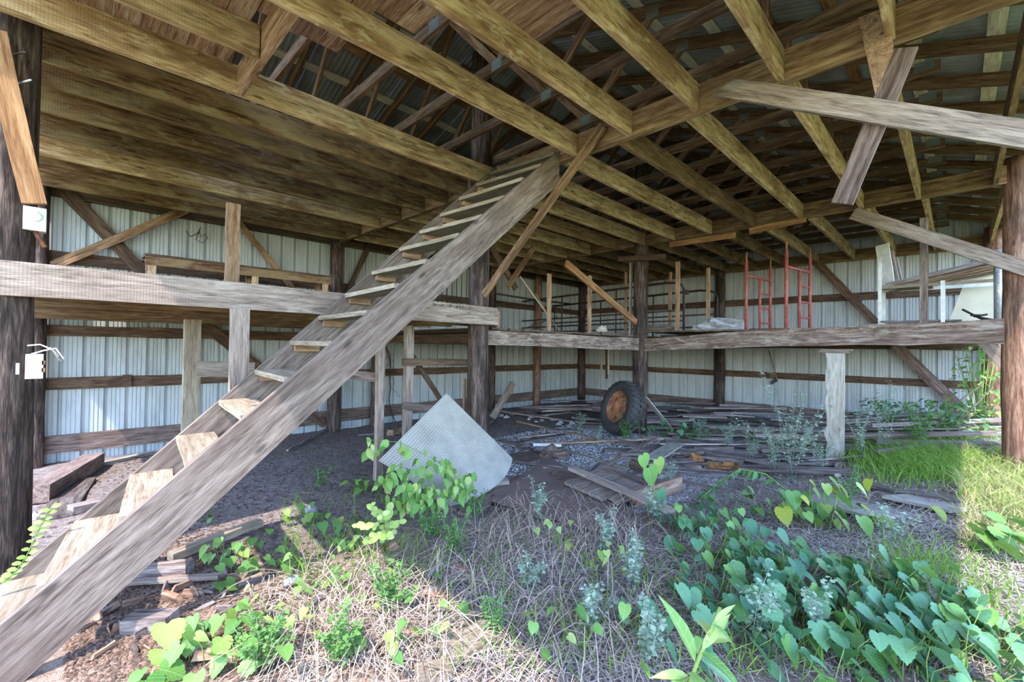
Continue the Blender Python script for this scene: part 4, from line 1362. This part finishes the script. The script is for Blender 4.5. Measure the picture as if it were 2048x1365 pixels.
def creeper(label, root, n, spread, hgt, kind, mat, size, azc=-60, azs=45, droop=(.25, .9), cat='vine', name='creeping_vine', group=None, stem='stem', aniso=(1, 1)):
    """low vine: leaves on thin stalks over a patch around root"""
    t = tag(empty(name, root), label, cat, group)
    lines = []
    for i in range(n):
        dx, dy = rv.gauss(0, spread * aniso[0]), rv.gauss(0, spread * aniso[1])
        x, y = root.x + dx, root.y + dy
        g = gz(x, y) - root.z
        h = rv.uniform(*hgt)
        p = Vector((dx, dy, g + h))
        a = math.radians(azc + rv.gauss(0, azs))
        dr = rv.uniform(*droop)
        d = Vector((math.cos(a), math.sin(a), -dr))
        m_ = mat if isinstance(mat, str) else rv.choice(mat)
        leaf(t, kind, m_, p, d, Vector((rv.uniform(-.35, .35), rv.uniform(-.35, .35), 1)), rv.uniform(*size))
        b = Vector((dx * .75 - d.x * .06, dy * .75 - d.y * .06, gz(root.x + dx * .75, root.y + dy * .75) - root.z))
        lines.append([b, (b + p) / 2 + Vector((rv.uniform(-.03, .03), rv.uniform(-.03, .03), h * .15)), p])
    stems_obj(t, lines, stem, .003)
    return t

# --- blue-green grape vines, bottom right
spots = [((1385, 1068), 20, 'at the tip of the patch below the fallen board'), ((1440, 1128), 24, 'below the dark pegboard corner'),
         ((1530, 1170), 22, 'in the middle of the upper edge'), ((1640, 1185), 22, 'under the bare straw patch'),
         ((1745, 1200), 20, 'toward the grass tuft'), ((1850, 1245), 20, 'beside the grass tuft'), ((1965, 1285), 18, 'nearest the sunlit earth'),
         ((1430, 1225), 18, 'behind the tall bright weed'), ((1560, 1265), 24, 'at the very centre of the patch'), ((1690, 1285), 24, 'right of the tall bright weed and low'),
         ((1810, 1320), 22, 'low in the densest corner'), ((1930, 1345), 20, 'in the lowest corner of the ground'), ((1340, 1310), 12, 'at the near edge by dead grass'),
         ((1590, 1345), 20, 'at the bottom edge past the bright weed')]
for (px_, n, where) in spots:
    where = where.replace('right of', 'past')
    creeper('blue-green grape vine ' + where, gnd(*px_), int(n * 2.0), .23, (.04, .30), 'grape', ['leaf_blue', 'leaf_blue', 'leaf_blue', 'leaf_blue', 'leaf_dark', 'leaf_green'], (.07, .155), -75, 45, (.35, 1.3), group='grape vines of the shady patch')
# --- bright heart-leaved vines, bottom left and centre
spots = [((350, 1338), 9, .16, (.14, .24), 'leaf_green', 'with very large leaves at the bottom edge'), ((455, 1345), 9, .15, (.12, .2), 'leaf_green', 'beside the very large leaves'),
         ((480, 1255), 12, .15, (.09, .16), 'leaf_green', 'between bark scraps and sunny earth'), ((470, 1130), 14, .15, (.09, .16), 'leaf_green', 'next to the stair stringer'),
         ((545, 1150), 14, .17, (.1, .17), 'leaf_green', 'around the small can'), ((590, 1045), 9, .14, (.09, .15), 'leaf_green', 'beside the broken brick'),
         ((690, 1085), 16, .2, (.1, .17), 'leaf_dark', 'with dark leaves under the lime plant'), ((735, 985), 12, .14, (.12, .18), 'leaf_green', 'on bare earth left of the pegboard foot'),
         ((640, 1200), 14, .2, (.06, .12), 'leaf_green', 'with small leaves in the sunny patch'), ((805, 1190), 14, .2, (.06, .12), 'leaf_green', 'with small leaves past the sunny patch'),
         ((560, 1290), 14, .22, (.06, .13), 'leaf_lime', 'pale in full sun'), ((420, 1040), 9, .10, (.06, .1), 'leaf_green', 'tiny below the stair stringer'),
         ((820, 1320), 10, .14, (.07, .13), 'leaf_green', 'beside the plank piece'), ((1150, 1330), 9, .14, (.08, .14), 'leaf_green', 'in the bottom dead grass'),
         ((1200, 1140), 10, .12, (.07, .12), 'leaf_olive', 'olive among tangled dry stems'), ((1115, 1090), 8, .10, (.09, .13), 'leaf_lime', 'lime below the dark pegboard')]
for (px_, n, sp, sz, mt, where) in spots:
    where = where.replace('left of', 'before')
    creeper('heart-leaved creeper ' + where, gnd(*px_), int(n * 1.3), sp, (.04, .24), 'grape' if n % 2 else 'heart', [mt, mt, mt, mt, 'leaf_lime'], (sz[0] * .62, sz[1] * .72), -80, 60, (.1, .9), 'creeper', 'heart_leaf_creeper', 'heart-leaved creepers')
# --- yellowing vine mound and dark sprig on the mid ground
creeper('yellowing vine mound over the grey plywood', gnd(1655, 1055), 42, .28, (.1, .45), 'grape', ['leaf_olive', 'leaf_green', 'leaf_green', 'leaf_lime'], (.10, .19), -95, 40, (.5, 1.4), group=None, aniso=(.8, 1))
creeper('dark low vine trailing past the grey plywood', gnd(1560, 1030), 26, .34, (.05, .2), 'heart', ['leaf_dark', 'leaf_green'], (.08, .14), -60, 60, (.1, .7))
creeper('dark-leaved creeper on the boards beside the tire', gnd(1370, 880), 50, .42, (.05, .38), 'heart', ['leaf_dark', 'leaf_blue'], (.10, .17), -100, 60, (.2, 1.0))
creeper('blue vine at the edge of the sunny earth', gnd(1990, 1120), 16, .22, (.08, .3), 'grape', ['leaf_dark', 'leaf_green'], (.14, .22), -90, 40, (.2, .8))
sp_ = tag(empty('fern_sprig', gnd(1585, 990)), 'dark arching sprig with glossy leaflets before the rotten log', 'sprig')
p0 = sp_.location.copy()
line = [gnd(u, v) + Vector((0, 0, h)) - p0 for u, v, h in ((1585, 990, .0), (1530, 988, .28), (1480, 985, .33), (1440, 995, .22), (1395, 1012, .05))]
stems_obj(sp_, [line], 'stem', .008)
for i in range(34):
    f = .12 + .88 * i / 33
    k = min(int(f * 4), 3); q = line[k].lerp(line[k + 1], f * 4 - k)
    s = 1 if i % 2 else -1
    dd = (line[k + 1] - line[k]).normalized()
    sd = dd.cross(Vector((0, 0, 1))) * s
    leaf(sp_, 'ovate', 'leaf_dark', q, dd * rv.uniform(0, 1) + sd * rv.uniform(.4, 1) + Vector((0, 0, rv.uniform(-1.2, .3))), (rv.uniform(-.6, .6), rv.uniform(-.8, .2), 1), rv.uniform(.07, .15))

# --- leafy plant climbing over the pegboard foot
lp = tag(empty('leafy_shrub', gnd(905, 1005)), 'bright green leafy shrub growing over the pegboard foot', 'shrub')
p0 = lp.location.copy()
lines = []
def shrub_leaf(u, v, y, sz, mat='leaf_green'):
    p = on(u, v, 'Y', y) - p0
    if p.z + p0.z < gz(p.x + p0.x, p.y + p0.y) + .04: p.z = gz(p.x + p0.x, p.y + p0.y) + .05 - p0.z
    a = rv.uniform(0, 6.28)
    leaf(lp, 'ovate', mat, p, (math.cos(a) * .6, math.sin(a) * .6 - .3, -rv.uniform(.5, 1.3)), (rv.uniform(-.4, .4), -1, .7), sz)
    return p
arcs = [[(950, 1005), (880, 925), (800, 885), (735, 880)], [(900, 1005), (850, 950), (790, 930), (770, 960)], [(930, 1000), (905, 940), (880, 915)], [(915, 1005), (860, 975), (820, 965), (790, 990)], [(940, 1008), (925, 970), (935, 945)], [(890, 1005), (830, 985), (795, 1000)]]
for ai, arc in enumerate(arcs):
    pts = []
    for k in range(14):
        f = k / 13 * (len(arc) - 1)
        i = min(int(f), len(arc) - 2)
        u = arc[i][0] + (arc[i + 1][0] - arc[i][0]) * (f - i); v = arc[i][1] + (arc[i + 1][1] - arc[i][1]) * (f - i)
        y = 4.1 + .25 * (k / 13) - .05 * ai * .5
        pts.append(on(u, v, 'Y', y) - p0)
        for _ in range(3 if k > 1 else 0):
            shrub_leaf(u + rv.uniform(-18, 18), v + rv.uniform(-8, 22), y - rv.uniform(.02, .18), rv.uniform(.07, .15), rv.choice(['leaf_green', 'leaf_green', 'leaf_green', 'leaf_lime']))
    lines.append(pts)
stems_obj(lp, lines, 'stem', .005)

# --- lime compound-leaf plant
cpd = tag(empty('locust_seedling', gnd(770, 1105)), 'lime green seedling with rows of small round leaflets', 'seedling')
p0 = cpd.location.copy()
lines = []
for (u, v, y) in ((742, 1010, 3.25), (712, 1052, 3.2), (800, 1045, 3.15), (775, 1075, 3.05), (735, 1085, 3.1), (765, 1030, 3.2)):
    tip = on(u, v, 'Y', y) - p0
    pts = [Vector((0, 0, 0)), tip * .55 + Vector((0, 0, .1)), tip]
    lines.append(pts)
    for i in range(13):
        f = .35 + .65 * i / 12
        q = pts[0].lerp(pts[1], f * 2) if f < .5 else pts[1].lerp(pts[2], f * 2 - 1)
        sd = tip.normalized().cross(Vector((0, 0, 1))) * (1 if i % 2 else -1)
        leaf(cpd, 'round', 'leaf_lime', q, sd + tip.normalized() * rv.uniform(-.2, .6) + Vector((0, 0, rv.uniform(-.5, .5))), (rv.uniform(-.6, .1) - .5, -1, rv.uniform(.2, .9)), rv.uniform(.04, .065), 'leaflet')
stems_obj(cpd, lines, 'stem', .004)

# --- tall bright weed with long leaves, near the camera
b0 = on(1425, 1330, 'Z', .75)
tw = tag(empty('tall_weed', (b0.x, b0.y, gz(b0.x, b0.y))), 'tall bright green weed with long narrow leaves', 'weed plant')
p0 = tw.location.copy()
dep = (b0 - Vector((0, 0, CZ))).dot(CF)
def at_depth(u, v, d):
    return Vector((0, 0, CZ)) + ray(u, v) * d
sp = [p0, at_depth(1368, 1400, dep), at_depth(1400, 1310, dep), at_depth(1418, 1272, dep + .02), at_depth(1440, 1215, dep + .05)]
sp = [q - p0 for q in sp]
stems_obj(tw, [sp], 'stem', .011, sides=6)
for (ua, va, ub, vb, da, db, s, mt) in ((1390, 1325, 1353, 1208, 0, .05, .95, 'leaf_green'), (1405, 1300, 1452, 1232, 0, .02, 1.0, 'leaf_lime'), (1402, 1305, 1478, 1352, 0, -.12, 1.0, 'leaf_green'),
                                        (1398, 1318, 1505, 1375, 0, -.02, 1.0, 'leaf_blue'), (1375, 1352, 1318, 1345, 0, -.02, .9, 'leaf_lime'), (1412, 1286, 1470, 1258, 0, .1, .8, 'leaf_lime'),
                                        (1380, 1345, 1440, 1420, 0, -.2, 1.0, 'leaf_green'), (1372, 1360, 1320, 1400, 0, -.1, .9, 'leaf_green'), (1418, 1275, 1400, 1225, 0, .12, .7, 'leaf_lime'),
                                        (1430, 1245, 1462, 1210, 0, .0, .6, 'leaf_lime'), (1425, 1250, 1478, 1285, 0, -.02, .7, 'leaf_green'), (1300, 1360, 1282, 1312, .1, .2, 1, 'leaf_green')):
    a = at_depth(ua, va, dep + da); b = at_depth(ub, vb, dep + db)
    leaf(tw, 'lance', mt, a - p0, b - a, (rv.uniform(-.2, .2) - .3, -.4, 1), (b - a).length * 1.12)

# --- thin upright weeds with tiny leaves (leaves of one weed are one mesh)
def weed(label, root, h, nb, nl, lsz, mat, lean=.15, name='spindly_weed', group='spindly weeds', stem='weed', width=.35):
    t = tag(empty(name, root), label, 'weed plant', group)
    lines, V, F = [], [], []
    for b in range(nb):
        a = rv.uniform(0, 6.28)
        r = width * rv.uniform(.2, 1.0) * h
        hh = h * rv.uniform(.45, 1.0)
        base = Vector((rv.uniform(-.05, .05), rv.uniform(-.05, .05), 0))
        tip = base + Vector((math.cos(a) * r + lean * h * .3, math.sin(a) * r, hh))
        mid = base.lerp(tip, .5) + Vector((-math.cos(a) * r * .15, -math.sin(a) * r * .15, hh * .08))
        lines.append([base, mid, tip])
        for i in range(nl):
            f = rv.uniform(.25, 1)
            q = base.lerp(mid, f * 2) if f < .5 else mid.lerp(tip, f * 2 - 1)
            la = rv.uniform(0, 6.28)
            s = lsz * rv.uniform(.6, 1.3)
            d = Vector((math.cos(la), math.sin(la), rv.uniform(-.5, .5))) * s
            w = d.cross(Vector((rv.uniform(-.5, .5), rv.uniform(-.5, .5), 1))).normalized() * s * .38
            q = q + d * .3
            k = len(V)
            V += [q, q + d * .5 + w, q + d, q + d * .5 - w]
            F.append((k, k + 1, k + 2, k + 3))
    stems_obj(t, lines, stem, .0035, sides=3)
    lo = mesh_obj('leaves', V, F, M[mat], t)
    lo['kind'] = 'stuff'
    return t
W = [((1582, 965), 1.9, 9, 34, .075, 'weed', 'tallest pale weed before the white pillar'), ((1545, 955), 1.0, 9, 26, .07, 'weed', 'bushy pale weed beside the tallest one'), ((1600, 920), 1.1, 8, 26, .07, 'weed', 'pale weed just before the white pillar'),
     ((1500, 930), .9, 8, 24, .07, 'weed', 'pale weed behind the long rotten log'), ((1455, 905), .95, 7, 24, .08, 'weed', 'pale weed above the rotten log chunk'), ((1400, 880), .7, 7, 22, .08, 'weed', 'pale weed beside the dark creeper'),
     ((1640, 945), .6, 8, 24, .06, 'weed', 'low pale weed at the pillar foot'), ((1720, 925), 1.2, 8, 28, .07, 'weed', 'pale weed right behind the pillar'), ((1765, 915), 1.35, 7, 26, .07, 'weed', 'tall pale weed beyond the pillar'),
     ((1155, 872), .95, 4, 26, .08, 'weed', 'lone pale weed on the gravel before the tire'), ((1194, 888), .45, 3, 16, .07, 'weed', 'short weed touching the tire edge'), ((1250, 885), .7, 6, 24, .10, 'weed_green', 'green weed growing up the tire tread'),
     ((1075, 1050), .55, 6, 30, .06, 'weed', 'pale weed at the dark pegboard edge'), ((950, 1040), .4, 8, 30, .05, 'weed_green', 'green weed among boards below the pegboard'), ((905, 1120), .45, 9, 34, .045, 'weed_green', 'green weed in the tangled dead grass'),
     ((1060, 1180), .3, 7, 26, .05, 'weed', 'low pale weed in the centre dead grass'), ((1215, 1110), .5, 8, 26, .05, 'weed', 'pale weed below the dark pegboard tip'), ((1270, 1180), .5, 8, 26, .055, 'weed', 'pale weed beside the vine patch'),
     ((1180, 1270), .4, 8, 26, .05, 'weed', 'pale weed low in the dead grass'), ((1310, 1050), .5, 5, 22, .07, 'weed', 'pale weed under the fallen board end'), ((1335, 975), .55, 5, 24, .06, 'weed', 'pale weed behind the broken box'),
     ((780, 1240), .45, 8, 28, .05, 'weed_green', 'green weed in the sunny dead grass'), ((860, 1080), .35, 9, 30, .05, 'weed_green', 'green weed below the leafy shrub'), ((520, 1340), .4, 10, 30, .05, 'weed_green', 'sunlit weed at the bottom edge'),
     ((690, 1330), .45, 10, 30, .05, 'weed_green', 'sunlit weed near the bottom centre'), ((985, 1290), .35, 7, 24, .04, 'weed_green', 'small weed behind the plank piece'), ((1300, 1330), .4, 8, 26, .06, 'weed', 'pale weed before the tall bright weed'),
     ((1520, 1300), .55, 5, 24, .06, 'weed', 'pale weed poking through grape leaves'), ((1640, 1300), .6, 4, 26, .05, 'weed', 'wiry flowering weed over the grape leaves'), ((1780, 1090), .6, 5, 22, .06, 'weed', 'wiry weed beside the bare plywood'),
     ((640, 985), .5, 3, 12, .1, 'weed_green', 'single green weed on the bare earth'), ((1700, 1010), .5, 6, 26, .05, 'weed_green', 'green weed behind the grey plywood'), ((1840, 905), .9, 10, 30, .09, 'weed_green', 'green weed at the gable wall foot'),
     ((1900, 890), .9, 10, 30, .09, 'weed_green', 'green weed below the wall brace'), ((1780, 880), .8, 8, 28, .09, 'weed_green', 'green weed deep behind the pillar')]
for (px_, h, nb, nl, lsz, mt, lab) in W:
    lab = lab.replace('right behind', 'close behind')
    weed(lab, gnd(*px_), h, nb, int(nl * 2.0), lsz * .6, mt)
# two big leaves on a stalk at the box
hs = tag(empty('stalk_plant', gnd(1310, 1040)), 'single stalk with big heart leaves beside the broken box', 'plant')
p0 = hs.location.copy()
top = on(1305, 940, 'Y', p0.y + .1) - p0
stems_obj(hs, [[Vector((0, 0, 0)), top * .5 + Vector((.03, 0, 0)), top]], 'stem', .006)
for (u, v, s, mt) in ((1300, 955, .26, 'leaf_green'), (1318, 938, .2, 'leaf_lime'), (1288, 930, .18, 'leaf_green'), (1322, 1000, .2, 'leaf_blue')):
    leaf(hs, 'heart', mt, on(u - 4, v - 18, 'Y', p0.y + .05) - p0, (.25, -.25, -1), (-.5, -1, .5), s)
# --- ivy strand at the tarred pole
iv = tag(empty('ivy_strand', gnd(40, 1165)), 'small ivy strand arching up beside the tarred pole', 'ivy')
p0 = iv.location.copy()
pts = [on(u, v, 'Y', 4.75) - p0 for u, v in ((0, 1170), (30, 1145), (52, 1115), (70, 1075), (85, 1045), (103, 1015))]
stems_obj(iv, [pts], 'stem', .004)
for k in range(26):
    f = k / 25 * 5; i = min(int(f), 4); q = pts[i].lerp(pts[i + 1], f - i)
    leaf(iv, 'round', 'leaf_lime', q, (1 if k % 2 else -1, -.2, .3), (0, -1, .8), rv.uniform(.035, .06))
# --- vines and bushes by the reddish pole and outside
def bush(label, c, n, rad, hgt, mats, size, kind='ovate', name='leafy_bush', cat='bush', group=None):
    t = tag(empty(name, c), label, cat, group)
    lines = []
    for i in range(n):
        a = rv.uniform(0, 6.28); r = rad * math.sqrt(rv.random()); z = hgt * rv.random() ** .8
        r *= (1.1 - .5 * z / hgt)
        p = Vector((math.cos(a) * r, math.sin(a) * r, z))
        da = a + rv.uniform(-.9, .9)
        leaf(t, kind, rv.choice(mats), p, (math.cos(da), math.sin(da), rv.uniform(-.8, .3)), (rv.uniform(-.4, .4), rv.uniform(-.4, .4), 1), rv.uniform(*size))
        if i % 5 == 0:
            lines.append([Vector((0, 0, 0)), p * .5 + Vector((0, 0, .1)), p])
    stems_obj(t, lines, 'stem', .007)
    return t
bush('leafy green vine bush climbing the wall corner behind the reddish pole', Vector((13.6, -.35, gz(13.6, -.35))), 280, .6, 2.1, ['leaf_green', 'leaf_green', 'leaf_lime'], (.08, .16))
bush('low green bush between the gable wall and the reddish pole', Vector((12.0, .15, gz(12, .15))), 220, .8, .8, ['leaf_dark', 'leaf_green', 'leaf_blue'], (.08, .16))
bush('dark green bush under the end of the gable wall', Vector((13.8, 1.2, gz(13.8, 1.2))), 200, .9, .75, ['leaf_dark', 'leaf_blue'], (.08, .16))
bush('sunny bush outside the corner of the barn', Vector((16.5, -1.6, gz(16.5, -1.6))), 200, 1.0, 2.2, ['leaf_lime', 'leaf_green'], (.16, .3))
for k, (x, y) in enumerate(((18.5, -3.4), (20.5, -1.8))):
    bush(('nearer', 'farther')[k] + ' tall shrub in the field beyond the barn corner', Vector((x, y, gz(x, y))), 160, 1.4, 3.0, ['leaf_green', 'leaf_dark'], (.22, .4), group='shrubs in the field')
for k, (a, b) in enumerate((((1860, 858), (1968, 765)), ((1868, 905), (1985, 775)))):
    p, q = on(*a, 'X', 13.0), on(*b, 'X', 11.8)
    tag(tube('bare_branch', [p, p.lerp(q, .5) + Vector((0, 0, .05)), q], .018, M['dry'], None, 5, .01), ('upper' if k == 0 else 'lower') + ' bare branch slanting before the wall corner', 'branch')

# --- a tree behind the camera whose crown breaks the sunlight on the near ground
tree = tag(empty('shade_tree', (-6.4, -2.2, gz(-6.4, -2.2))), 'leafy tree outside the open front casting dappled shade', 'tree')
log('trunk', (0, 0, -.2), (.2, .1, 6.0), .24, .13, M['post'], tree, 10, 6, .1, 60)
lines = []
tv = random.Random(12)
for k in range(16):
    a = tv.uniform(0, 6.28); r = tv.uniform(1.2, 2.8)
    lines.append([Vector((.15, .08, 4.2 + tv.uniform(0, 1.5))), Vector((math.cos(a) * r * .5, math.sin(a) * r * .5, 5.6 + tv.uniform(0, .8))), Vector((math.cos(a) * r, math.sin(a) * r, 6.2 + tv.uniform(-.6, 1.6)))])
V, F = [], []
for pts in lines:
    v, f = tube_data(pts, .05, 5, .02); b = len(V)
    V += v; F += [tuple(i + b for i in q) for q in f]
mesh_obj('branches', V, F, M['post'], tree, None, True)
V, F = [], []
for i in range(5200):
    l = tv.choice(lines)
    c = l[1].lerp(l[2], tv.random()) + Vector((tv.gauss(0, .38), tv.gauss(0, .38), tv.gauss(0, .3)))
    s = tv.uniform(.10, .2)
    d = Vector((tv.uniform(-1, 1), tv.uniform(-1, 1), tv.uniform(-.6, .3))).normalized() * s
    w = d.cross(Vector((tv.uniform(-.6, .6), tv.uniform(-.6, .6), 1))).normalized() * s * .35
    k = len(V)
    V += [c, c + d * .5 + w, c + d, c + d * .5 - w]; F.append((k, k + 1, k + 2, k + 3))
lo = mesh_obj('leaves', V, F, M['leaf_green'], tree); lo['kind'] = 'stuff'

# ---------------------------------------------------------------- uncounted stuff: grass, straw, litter, pebbles
rg = random.Random(123)
def blades(label, name, cat, n, sampler, hgt, wid, mat, lean=.5):
    V, F = [], []
    for i in range(n):
        x, y = sampler()
        z = gz(x, y)
        a = rg.uniform(0, 6.28); h = rg.uniform(*hgt); w = rg.uniform(*wid)
        b = Vector((x, y, z - .01))
        l = h * lean * rg.uniform(.3, 1.3)
        la = rg.uniform(0, 6.28)
        d = Vector((math.cos(la) * l, math.sin(la) * l, 0))
        s = Vector((math.cos(a) * w, math.sin(a) * w, 0))
        k = len(V)
        V += [b - s, b + s, b + d * .3 + s * .8 + Vector((0, 0, h * .55)), b + d * .3 - s * .8 + Vector((0, 0, h * .55)), b + d + Vector((0, 0, h * (1 - .25 * lean)))]
        F += [(k, k + 1, k + 2, k + 3), (k + 3, k + 2, k + 4)]
    return tag(mesh_obj(name, V, F, M[mat]), label, cat, kind='stuff')
def rect(x0, x1, y0, y1):
    return lambda: (rg.uniform(x0, x1), rg.uniform(y0, y1))
def pxs(poly_boxes):
    def f():
        u0, u1, v0, v1 = rg.choice(poly_boxes)
        p = gnd(rg.uniform(u0, u1), rg.uniform(v0, v1))
        return p.x, p.y
    return f
def blob(cx, cy, sx, sy, ylim=None):
    def f():
        for _ in range(9):
            x, y = rg.gauss(cx, sx), rg.gauss(cy, sy)
            if ylim is None or ylim[0] < y < ylim[1]: return x, y
        return x, y
    return f
blades('fine bright grass growing in the shade past the pillar', 'grass', 'grass', 5200, blob(gnd(1835, 930).x, gnd(1835, 930).y, .75, .30), (.12, .38), (.003, .007), 'grass', .9)
blades('dry sunlit grass along the open side of the barn', 'dry_grass', 'grass', 6500, rect(5.6, 11.5, -2.4, -.02), (.10, .34), (.004, .009), 'grass_dry', .8)
blades('green grass blades mixed into the sunlit strip', 'green_grass', 'grass', 3500, rect(6.2, 12.5, -2.6, .0), (.10, .34), (.004, .009), 'grass', .8)
blades('grass tuft with long blades beside the grape vines', 'grass_tuft', 'grass', 380, blob(4.75, .15, .35, .2), (.15, .42), (.002, .005), 'grass', 1.2)
blades('wispy grass near the wall brace', 'wispy_grass', 'grass', 1800, blob(11.2, .8, .9, .7), (.16, .45), (.005, .01), 'grass', .9)
blades('sparse young grass blades among vines and dead stems', 'sparse_grass', 'grass', 1500, pxs([(880, 1300, 1060, 1360), (1300, 2040, 1120, 1360), (560, 880, 1000, 1180)]), (.08, .28), (.003, .006), 'grass', .9)

def strands(label, name, n, sampler, L, mat, arch=(.02, .2), wid=.0035):
    V, F = [], []
    for i in range(n):
        x, y = sampler()
        a = rg.uniform(0, 6.28); l = rg.uniform(*L); bend = rg.uniform(-.9, .9); hh = rg.uniform(*arch)
        k0 = len(V)
        px0, py0 = x, y
        for k in range(5):
            f = k / 4
            aa = a + bend * (f - .5)
            if k:
                px0 += math.cos(aa) * l / 4; py0 += math.sin(aa) * l / 4
            h = gz(px0, py0) + .012 + hh * math.sin(math.pi * f) + rg.uniform(0, .01)
            s = Vector((-math.sin(aa), math.cos(aa), rg.uniform(-.5, .5))) * wid
            V += [Vector((px0, py0, h)) - s, Vector((px0, py0, h)) + s]
            if k:
                j = k0 + 2 * k
                F.append((j - 2, j - 1, j + 1, j))
    return tag(mesh_obj(name, V, F, M[mat]), label, 'straw', kind='stuff')
strands('tangle of arching tan dead stems in the centre ground', 'dead_stems', 1000, pxs([(860, 1300, 1020, 1360), (960, 1280, 1020, 1120), (600, 900, 1150, 1360)]), (.25, .8), 'dry', (.03, .26), .0022)
strands('mat of grey straw under the vines and boards', 'straw', 6000, pxs([(1000, 2000, 1000, 1180), (1250, 1950, 930, 1060), (1350, 1950, 950, 1150), (1000, 2040, 1180, 1360), (850, 1300, 1060, 1360)]), (.1, .4), 'straw_grey', (.0, .05), .0028)
strands('pale bleached straw lying over the middle ground', 'pale_straw', 3600, pxs([(1050, 1950, 1010, 1200), (1350, 1950, 940, 1100), (880, 1400, 1080, 1360), (1500, 2048, 1050, 1250)]), (.06, .28), 'straw', (.0, .05), .0025)
strands('bleached straw on the sunny earth', 'sunny_straw', 900, pxs([(500, 980, 1130, 1360), (1850, 2048, 1020, 1200)]), (.08, .35), 'straw', (.0, .06), .003)

def chips(label, name, n, sampler, size, mat, thick=.4):
    V, F = [], []
    for i in range(n):
        x, y = sampler()
        s = rg.uniform(*size)
        c = Vector((x, y, gz(x, y) + s * .15))
        a = rg.uniform(0, 6.28)
        e = Vector((math.cos(a), math.sin(a), rg.uniform(-.35, .35))) * s
        g = Vector((-math.sin(a), math.cos(a), rg.uniform(-.35, .35))) * s * rg.uniform(.35, .9)
        k = len(V)
        V += [c - e, c - g, c + e, c + g, c + Vector((0, 0, s * thick))]
        F += [(k, k + 1, k + 4), (k + 1, k + 2, k + 4), (k + 2, k + 3, k + 4), (k + 3, k, k + 4)]
    return tag(mesh_obj(name, V, F, M[mat]), label, 'litter', kind='stuff')
chips('dark leaf litter over the whole barn floor', 'leaf_litter', 9000, rect(-.5, 14.5, -.2, 10.5), (.012, .035), 'chip_dark')
chips('pale flakes of litter on the middle ground', 'pale_litter', 6000, pxs([(850, 2000, 940, 1360), (1000, 1500, 850, 1000)]), (.006, .02), 'chip_pale')
chips('red-brown bark litter below the stairs', 'bark_litter', 6500, pxs([(130, 560, 1080, 1364), (130, 480, 1080, 1364), (560, 1000, 1060, 1364)]), (.006, .026), 'chip_brown')
chips('dark bark litter below the stairs', 'bark_crumbs', 4000, pxs([(130, 560, 1050, 1364)]), (.006, .03), 'chip_dark')
chips('grey gravel around the tire and pegboards', 'gravel', 9000, lambda: (rg.uniform(4.6, 9.8), rg.uniform(2.6, 7.2)), (.012, .03), 'pebble', .7)
chips('fine crumbs on the bare earth by the long wall', 'earth_crumbs', 5000, lambda: (rg.uniform(.5, 6.5), rg.uniform(4.2, 10.6)), (.008, .025), 'chip_dark', .6)
